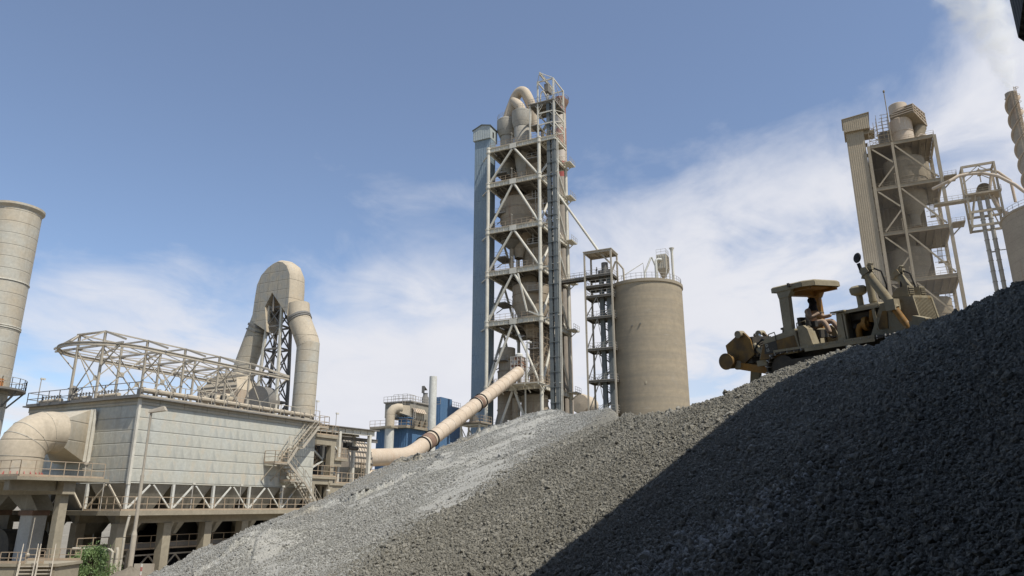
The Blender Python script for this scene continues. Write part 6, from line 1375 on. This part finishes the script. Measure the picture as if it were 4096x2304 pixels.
    for s in (-1, 1):
        b = MB(); y0, y1 = (s * .86, s * .78); ys = sorted((y0, y1))
        b.prism([(1.02, ys[0], 1.2), (1.55, ys[0], 2.24), (1.85, ys[0], 2.28), (2.35, ys[0], 1.2)], (0, ys[1] - ys[0], 0)); b.build('nose_guard', M['dust'], Z)
        ys = sorted((s * .89, s * .862)); MB().prism([(1.3, ys[0], 1.45), (1.58, ys[0], 2.0), (1.72, ys[0], 2.0), (1.66, ys[0], 1.45)], (0, ys[1] - ys[0], 0)).build('guard_panel', M['oldyellow'], Z)
    MB().hexa([(1.75, -.77, 1.15), (2.52, -.70, 1.15), (2.52, .70, 1.15), (1.75, .77, 1.15), (1.75, -.77, 2.34), (2.38, -.64, 2.34), (2.38, .64, 2.34), (1.75, .77, 2.34)]).build('nose', M['dust'], Z)
    b = MB().hexa([(2.48, -.6, 1.35), (2.5, -.6, 1.35), (2.5, .6, 1.35), (2.48, .6, 1.35), (2.36, -.56, 2.28), (2.40, -.56, 2.28), (2.40, .56, 2.28), (2.36, .56, 2.28)]); b.build('radiator', M['grime'], Z)
    b = MB()
    for i in range(14): y = -.57 + i * 1.14 / 13; b.beam((2.55, y * 1.05, 1.36), (2.44, y, 2.28), .035, .05)
    b.beam((2.55, -.63, 1.33), (2.55, .63, 1.33), .08); b.beam((2.43, -.62, 2.31), (2.43, .62, 2.31), .08); b.beam((2.55, -.64, 1.33), (2.43, -.62, 2.31), .09); b.beam((2.55, .64, 1.33), (2.43, .62, 2.31), .09); b.build('grille', M['dust'], Z)
    for y in (-.36, .44):
        h = MB().box(1.9, y - .17, 2.35, 2.32, y + .17, 2.37); h.prism([(1.72, y - .18, 2.37), (2.32, y - .18, 2.37), (2.32, y - .18, 2.68), (2.0, y - .18, 2.66)], (0, .36, 0)); hb_ = h.build('headlight', M['dust'], Z)
        MB().box(2.322, y - .15, 2.41, 2.33, y + .15, 2.64).build('lens', M['grime'], hb_); g_ = MB(); [g_.box(2.332, y - .16, 2.42 + i * .06, 2.352, y + .16, 2.44 + i * .06) for i in range(4)]; g_.build('lamp_guard', M['dust'], hb_)
    MB().tube([(1.02, -.2, 2.3), (1.0, -.2, 3.35)], .115, 18).tube([(1.02, -.2, 2.42), (1.02, -.2, 2.5)], .128, 18).build('exhaust_pipe', M['dust'], Z)
    b = MB().lathe([(.1, 2.3), (.1, 2.72)], (.60, -.2, 0), 16); b.lathe([(.12, 2.70), (.24, 2.76), (.27, 2.86), (.27, 2.96), (.2, 3.02), (.01, 3.05)], (.60, -.2, 0), 22); b.build('air_cleaner', M['dust'], Z)
    # lift cylinders in their yokes
    for s in (-1, 1):
        y = s * 1.02; T_, Y_, B_ = Vector((1.40, y, 3.28)), Vector((1.98, y, 2.12)), Vector((2.36, y, 1.30)); d = (B_ - T_).normalized()
        cyl = MB().tube([T_, Y_ + d * .15], .145, 18).build('lift_cylinder', M['dust'], Z); MB().tube([Y_ + d * .1, B_ + d * .5], .105, 16).build('rod_guard', M['yellow'], cyl)
        b = MB().beam(T_ - d * .12, T_ + d * .06, .32, .26); b.box(1.26, y - .1, 3.33, 1.62, y + .1, 3.45); b.tube([T_ + Vector((.05, 0, .2)), T_ + Vector((.12, .02, .27)), T_ + Vector((.22, .02, .22))], .04, 8); b.beam(T_ + Vector((-.16, 0, -.1)), T_ + Vector((-.02, 0, -.16)), .14); b.build('cylinder_head', M['dust'], cyl)
        b = MB().beam(Y_ - Vector((0, s * .2, 0)), Y_ + Vector((0, s * .16, 0)), .30, .34); b.beam((1.7, s * .7, 2.05), Y_ + Vector((.05, -s * .15, 0)), .24, .2); b.build('yoke', M['dust'], Z)
        b = MB().tube([T_ + Vector((.2, -s * .05, .1)), T_ + Vector((.42, -s * .06, -.05)), T_ + Vector((.5, -s * .06, -.5)), T_ + Vector((.42, -s * .1, -.9)), T_ + Vector((.36, -s * .2, -1.15))], .028, 8); b.tube([T_ + Vector((.15, s * .02, .2)), T_ + Vector((.1, -s * .16, -.4)), T_ + Vector((.15, -s * .2, -.85)), T_ + Vector((.5, -s * .25, -1.1))], .028, 8); b.build('hose', M['rubber'], cyl)
    b = MB().tube([(1.55, -.95, 2.2), (1.38, -.97, 2.12), (1.4, -.97, 1.45), (1.55, -.97, 1.36)], .022, 8); b.build('grab_rail', M['dust'], Z)
    b = MB().beam((1.26, -1.05, 3.3), (1.20, -1.05, 3.62), .05, .1); b.build('mirror_arm', M['rubber'], Z)
    b = MB().lathe([(.01, -.04), (.15, -.03), (.17, 0), (.15, .03), (.01, .05)], (0, 0, 0), 22); mr = b.build('mirror', M['rubber'], Z); mr.location = (1.2, -1.06, 3.80); mr.rotation_euler = (R(80), 0, R(-25))
    # blade and push arms
    b = MB(); n = 10; V = []
    for y in (-2.05, 2.05):
        for i in range(n + 1): t = i / n; V.append((3.25 - .30 * math.sin(math.pi * t), y, .05 + 1.35 * t)); V.append((3.19 - .30 * math.sin(math.pi * t), y, .05 + 1.35 * t))
    m2 = 2 * (n + 1)
    for i in range(n): b.add([V[2 * i], V[2 * i + 2], V[m2 + 2 * i + 2], V[m2 + 2 * i]], [(0, 1, 2, 3)], True); b.add([V[2 * i + 1], V[2 * i + 3], V[m2 + 2 * i + 3], V[m2 + 2 * i + 1]], [(3, 2, 1, 0)], True)
    b.box(3.05, -2.05, 1.40, 3.28, 2.05, 1.46); b.box(2.85, -2.08, .05, 3.3, -2.05, 1.45); b.box(2.85, 2.05, .05, 3.3, 2.08, 1.45); b.build('blade', M['dust'], Z)
    for s in (-1, 1): MB().beam((-.2, s * 1.5, .5), (2.95, s * 1.5, .5), .22, .3).build('push_arm', M['oldyellow'], Z); MB().prism([(2.45, s * 1.02 - .2, 1.05), (2.95, s * 1.02 - .2, 1.05), (2.95, s * 1.02 - .2, 1.55), (2.6, s * 1.02 - .2, 1.68)], (0, .4, 0)).build('cylinder_shield', M['dust'], Z)
    # ripper
    for y in (-.62, .62): MB().prism([(-4.55, y - .05, 1.05), (-4.62, y - .05, 1.78), (-4.16, y - .05, 2.02), (-3.95, y - .05, 2.20), (-3.72, y - .05, 2.12), (-3.5, y - .05, 1.86), (-3.42, y - .05, 1.3), (-4.0, y - .05, .95)], (0, .1, 0)).build('ripper_plate', M['oldyellow'], Z)
    MB().box(-3.62, -.6, 1.2, -3.45, .6, 1.95).box(-4.3, -.6, 1.0, -3.6, .6, 1.2).build('ripper_carriage', M['grime'], Z)
    MB().tube([(-4.45, -1.0, 1.16), (-4.45, 1.0, 1.16)], .28, 26).tube([(-4.45, -1.04, 1.16), (-4.45, -1.0, 1.16)], .31, 26).build('ripper_beam', M['oldyellow'], Z)
    MB().tube([(-4.18, -.75, .98), (-4.18, .75, .98)], .17, 16).tube([(-3.92, -.8, 2.1), (-3.92, -.5, 2.1)], .14, 16).tube([(-3.92, .5, 2.1), (-3.92, .8, 2.1)], .14, 16).build('pivot', M['dust'], Z)
    for y in (-.66, .66): MB().beam((-4.15, y, .95), (-2.85, y, .62), .16, .26).build('ripper_link', M['yellow'], Z); c_ = MB().tube([(-3.9, y * .8, 2.08), (-3.45, y * .8, 1.62)], .055, 10).build('tilt_rod', M['chrome'], Z); MB().tube([(-3.47, y * .8, 1.64), (-3.05, y * .8, 1.2)], .1, 14).build('barrel', M['dust'], c_)
    MB().prism([(-4.05, -.07, 1.0), (-3.65, -.07, .9), (-3.9, -.07, .1), (-4.15, -.07, -.35), (-4.25, -.07, .2)], (0, .14, 0)).build('shank', M['dust'], Z)
    b = MB()
    for i in range(5): y = -.5 + i * .11; b.tube([(-2.8, y, 1.5), (-3.05, y - .05, 1.75 - .06 * i), (-3.3, y - .08, 1.68 - .05 * i), (-3.38, y - .1, 1.4), (-3.25, y, 1.05)], .022, 8)
    b.tube([(-2.6, -.8, 1.62), (-2.95, -.75, 1.78), (-3.25, -.65, 1.62), (-3.4, -.62, 1.45)], .028, 8); b.build('hose', M['rubber'], Z)
    MB().box(-3.15, -1.0, .82, -2.75, -.7, .86).box(-3.15, -1.0, .86, -2.75, -.97, 1.02).build('rear_step', M['dust'], Z)
    MB().lathe([(.03, 1.95), (.06, 2.0), (.03, 2.08)], (-3.6, -.2, 0), 10).build('lifting_eye', M['grime'], Z)
bulldozer()

# ------------------------------------------------------------------ people
def skin(name, verts, edges, radii, m, root=0, sub=2):
    me = bpy.data.meshes.new(name); me.from_pydata(verts, edges, []); o = bpy.data.objects.new(name, me); COL.objects.link(o); me.materials.append(m)
    md = o.modifiers.new('skin', 'SKIN'); md.use_smooth_shade = True
    for i, r in enumerate(radii): d = me.skin_vertices[0].data[i]; d.radius = (r, r) if not isinstance(r, tuple) else r; d.use_root = (i == root)
    o.modifiers.new('sub', 'SUBSURF').levels = sub; o.modifiers['sub'].render_levels = sub; return o
def hand(parent, w, fwd, up, side, s=1.0, grip=.7):
    """palm with four unequal bent fingers and a thumb leaving its side"""
    w, f, u = Vector(w), Vector(fwd).normalized(), Vector(up).normalized(); l = f.cross(u).normalized() * side; V = [w, w + f * .045 * s, w + f * .085 * s]; E = [(0, 1), (1, 2)]; Rr = [.024 * s, (.036 * s, .02 * s), (.036 * s, .018 * s)]
    for i, ln in enumerate((.070, .080, .075, .058)):
        k = len(V); o = l * (.030 - .02 * i) * s; V += [w + f * .088 * s + o, w + f * (.088 + ln * .45) * s + o - u * .012 * grip, w + f * (.088 + ln * .8) * s + o - u * .038 * grip, w + f * (.088 + ln * .75) * s + o - u * .06 * grip]; E += [(2, k), (k, k + 1), (k + 1, k + 2), (k + 2, k + 3)]; Rr += [.0100 * s, .0095 * s, .009 * s, .008 * s]
    k = len(V); V += [w + f * .03 * s + l * .04 * s, w + f * .06 * s + l * .058 * s - u * .012, w + f * .085 * s + l * .056 * s - u * .026]; E += [(1, k), (k, k + 1), (k + 1, k + 2)]; Rr += [.013 * s, .0115 * s, .010 * s]
    o = skin('hand', V, E, Rr, M['glove'], 1, 1); o.parent = parent; return o
def driver():
    hx = -1.30
    V = [(hx - .06, 0, 2.00), (hx - .08, 0, 2.20), (hx - .05, 0, 2.42), (hx + .01, 0, 2.56), (hx + .05, 0, 2.66),
         (hx - .02, -.11, 1.98), (hx + .26, -.17, 2.05), (hx + .50, -.20, 2.08), (hx + .60, -.20, 1.86), (hx + .66, -.20, 1.62),
         (hx - .02, .11, 1.98), (hx + .28, .20, 2.06), (hx + .56, .24, 2.08), (hx + .70, .24, 1.86), (hx + .80, .24, 1.62),
         (hx + .0, -.19, 2.53), (hx + .06, -.27, 2.38), (hx + .16, -.30, 2.27), (hx + .28, -.22, 2.33), (hx + .37, -.14, 2.40),
         (hx + .0, .19, 2.53), (hx + .12, .28, 2.38), (hx + .26, .32, 2.27), (hx + .42, .30, 2.27), (hx + .56, .27, 2.29)]
    E = [(0, 1), (1, 2), (2, 3), (3, 4), (0, 5), (5, 6), (6, 7), (7, 8), (8, 9), (0, 10), (10, 11), (11, 12), (12, 13), (13, 14), (3, 15), (15, 16), (16, 17), (17, 18), (18, 19), (3, 20), (20, 21), (21, 22), (22, 23), (23, 24)]
    Rr = [(.18, .20), (.17, .19), (.17, .22), (.13, .16), .07, .13, .12, .10, .092, .085, .13, .12, .10, .092, .085, .105, .088, .078, .068, .058, .105, .088, .078, .068, .058]
    p = skin('person', V, E, Rr, M['coverall']); p.matrix_world = DM; tag(p, 'driver in beige coverall with dark scarf round the head seated on the bulldozer', 'person')
    b = MB(); n = 20; prof = [(.05, -.02, 2.50, .19, .21), (.06, -.0, 2.58, .165, .19), (.075, 0, 2.66, .135, .135), (.095, 0, 2.73, .128, .118), (.10, 0, 2.79, .135, .12), (.085, 0, 2.85, .142, .124), (.07, 0, 2.91, .138, .122), (.06, 0, 2.965, .105, .095), (.055, 0, 2.99, .04, .04)]
    Vv = []
    for (x, y, z, rx, ry) in prof:
        for j in range(n):
            a = 2 * math.pi * j / n; nose = .025 * math.exp(-((a if a < math.pi else a - 2 * math.pi) / .28) ** 2) * math.exp(-((z - 2.79) / .03) ** 2); brow = -.012 * math.exp(-((a if a < math.pi else a - 2 * math.pi) / .5) ** 2) * math.exp(-((z - 2.835) / .018) ** 2)
            Vv.append((hx + x + (rx + nose + brow) * math.cos(a) + .006 * math.sin(5 * a + z * 30), y + ry * math.sin(a) + .006 * math.cos(4 * a + z * 40), z))
    b.add(Vv, [(i * n + j, i * n + (j + 1) % n, (i + 1) * n + (j + 1) % n, (i + 1) * n + j) for i in range(len(prof) - 1) for j in range(n)], True); b.add(Vv[-n:], [tuple(range(n))]); b.build('head_scarf', M['scarf'], p, 80)
    hand(p, (hx + .37, -.14, 2.40), (.7, .5, .1), (0, 0, 1), 1); hand(p, (hx + .57, .27, 2.29), (1, -.1, .05), (0, 0, 1), -1)
    for x, y in ((hx + .66, -.2), (hx + .80, .24)):
        skin('boot', [(x - .03, y, 1.60), (x + .0, y, 1.50), (x + .10, y - .01, 1.475), (x + .22, y - .02, 1.49)], [(0, 1), (1, 2), (2, 3)], [.06, .058, (.05, .045), (.045, .035)], M['shoeleather'], 1, 1).parent = p
driver()
def worker():
    V = [(0, 0, .92), (0, 0, 1.12), (0, .0, 1.32), (0, 0, 1.44), (0, 0, 1.52), (0, .09, .88), (.02, .11, .48), (0, .11, .08), (.1, .12, .05), (0, -.09, .88), (.0, -.12, .48), (-.02, -.12, .08), (.09, -.13, .05), (0, .19, 1.40), (-.02, .27, 1.12), (.1, .24, .92), (0, -.19, 1.40), (.02, -.27, 1.14), (.22, -.22, 1.08)]
    E = [(0, 1), (1, 2), (2, 3), (3, 4), (0, 5), (5, 6), (6, 7), (7, 8), (0, 9), (9, 10), (10, 11), (11, 12), (3, 13), (13, 14), (14, 15), (3, 16), (16, 17), (17, 18)]
    Rr = [(.13, .16), (.12, .16), (.12, .18), (.09, .11), .06, .10, .075, .06, .05, .10, .075, .06, .05, .08, .062, .05, .08, .062, .05]
    m = mat('dark_work_jacket', (.06, .065, .07), (.09, .09, .09), 3); p = skin('person', V, E, Rr, m); w = g2w(EO, .55, 3.3, ELV[0] + .1); p.location = w; p.rotation_euler = (0, 0, R(200)); tag(p, 'worker in dark jacket and pale helmet standing on the silo elevator tower', 'person')
    b = MB(); b.lathe([(.05, 1.50), (.085, 1.56), (.10, 1.64), (.095, 1.70)], (0.01, 0, 0), 14); b.build('head', mat('skin_tone', (.32, .20, .14)), p)
    MB().lathe([(.15, 1.685), (.13, 1.70), (.12, 1.76), (.08, 1.81), (.01, 1.825)], (0.01, 0, 0), 16).build('helmet', M['white'], p)
    hand(p, (.1, .24, .92), (.2, 0, -1), (1, 0, 0), 1); hand(p, (.22, -.22, 1.08), (1, 0, -.1), (0, 0, 1), -1)
worker()
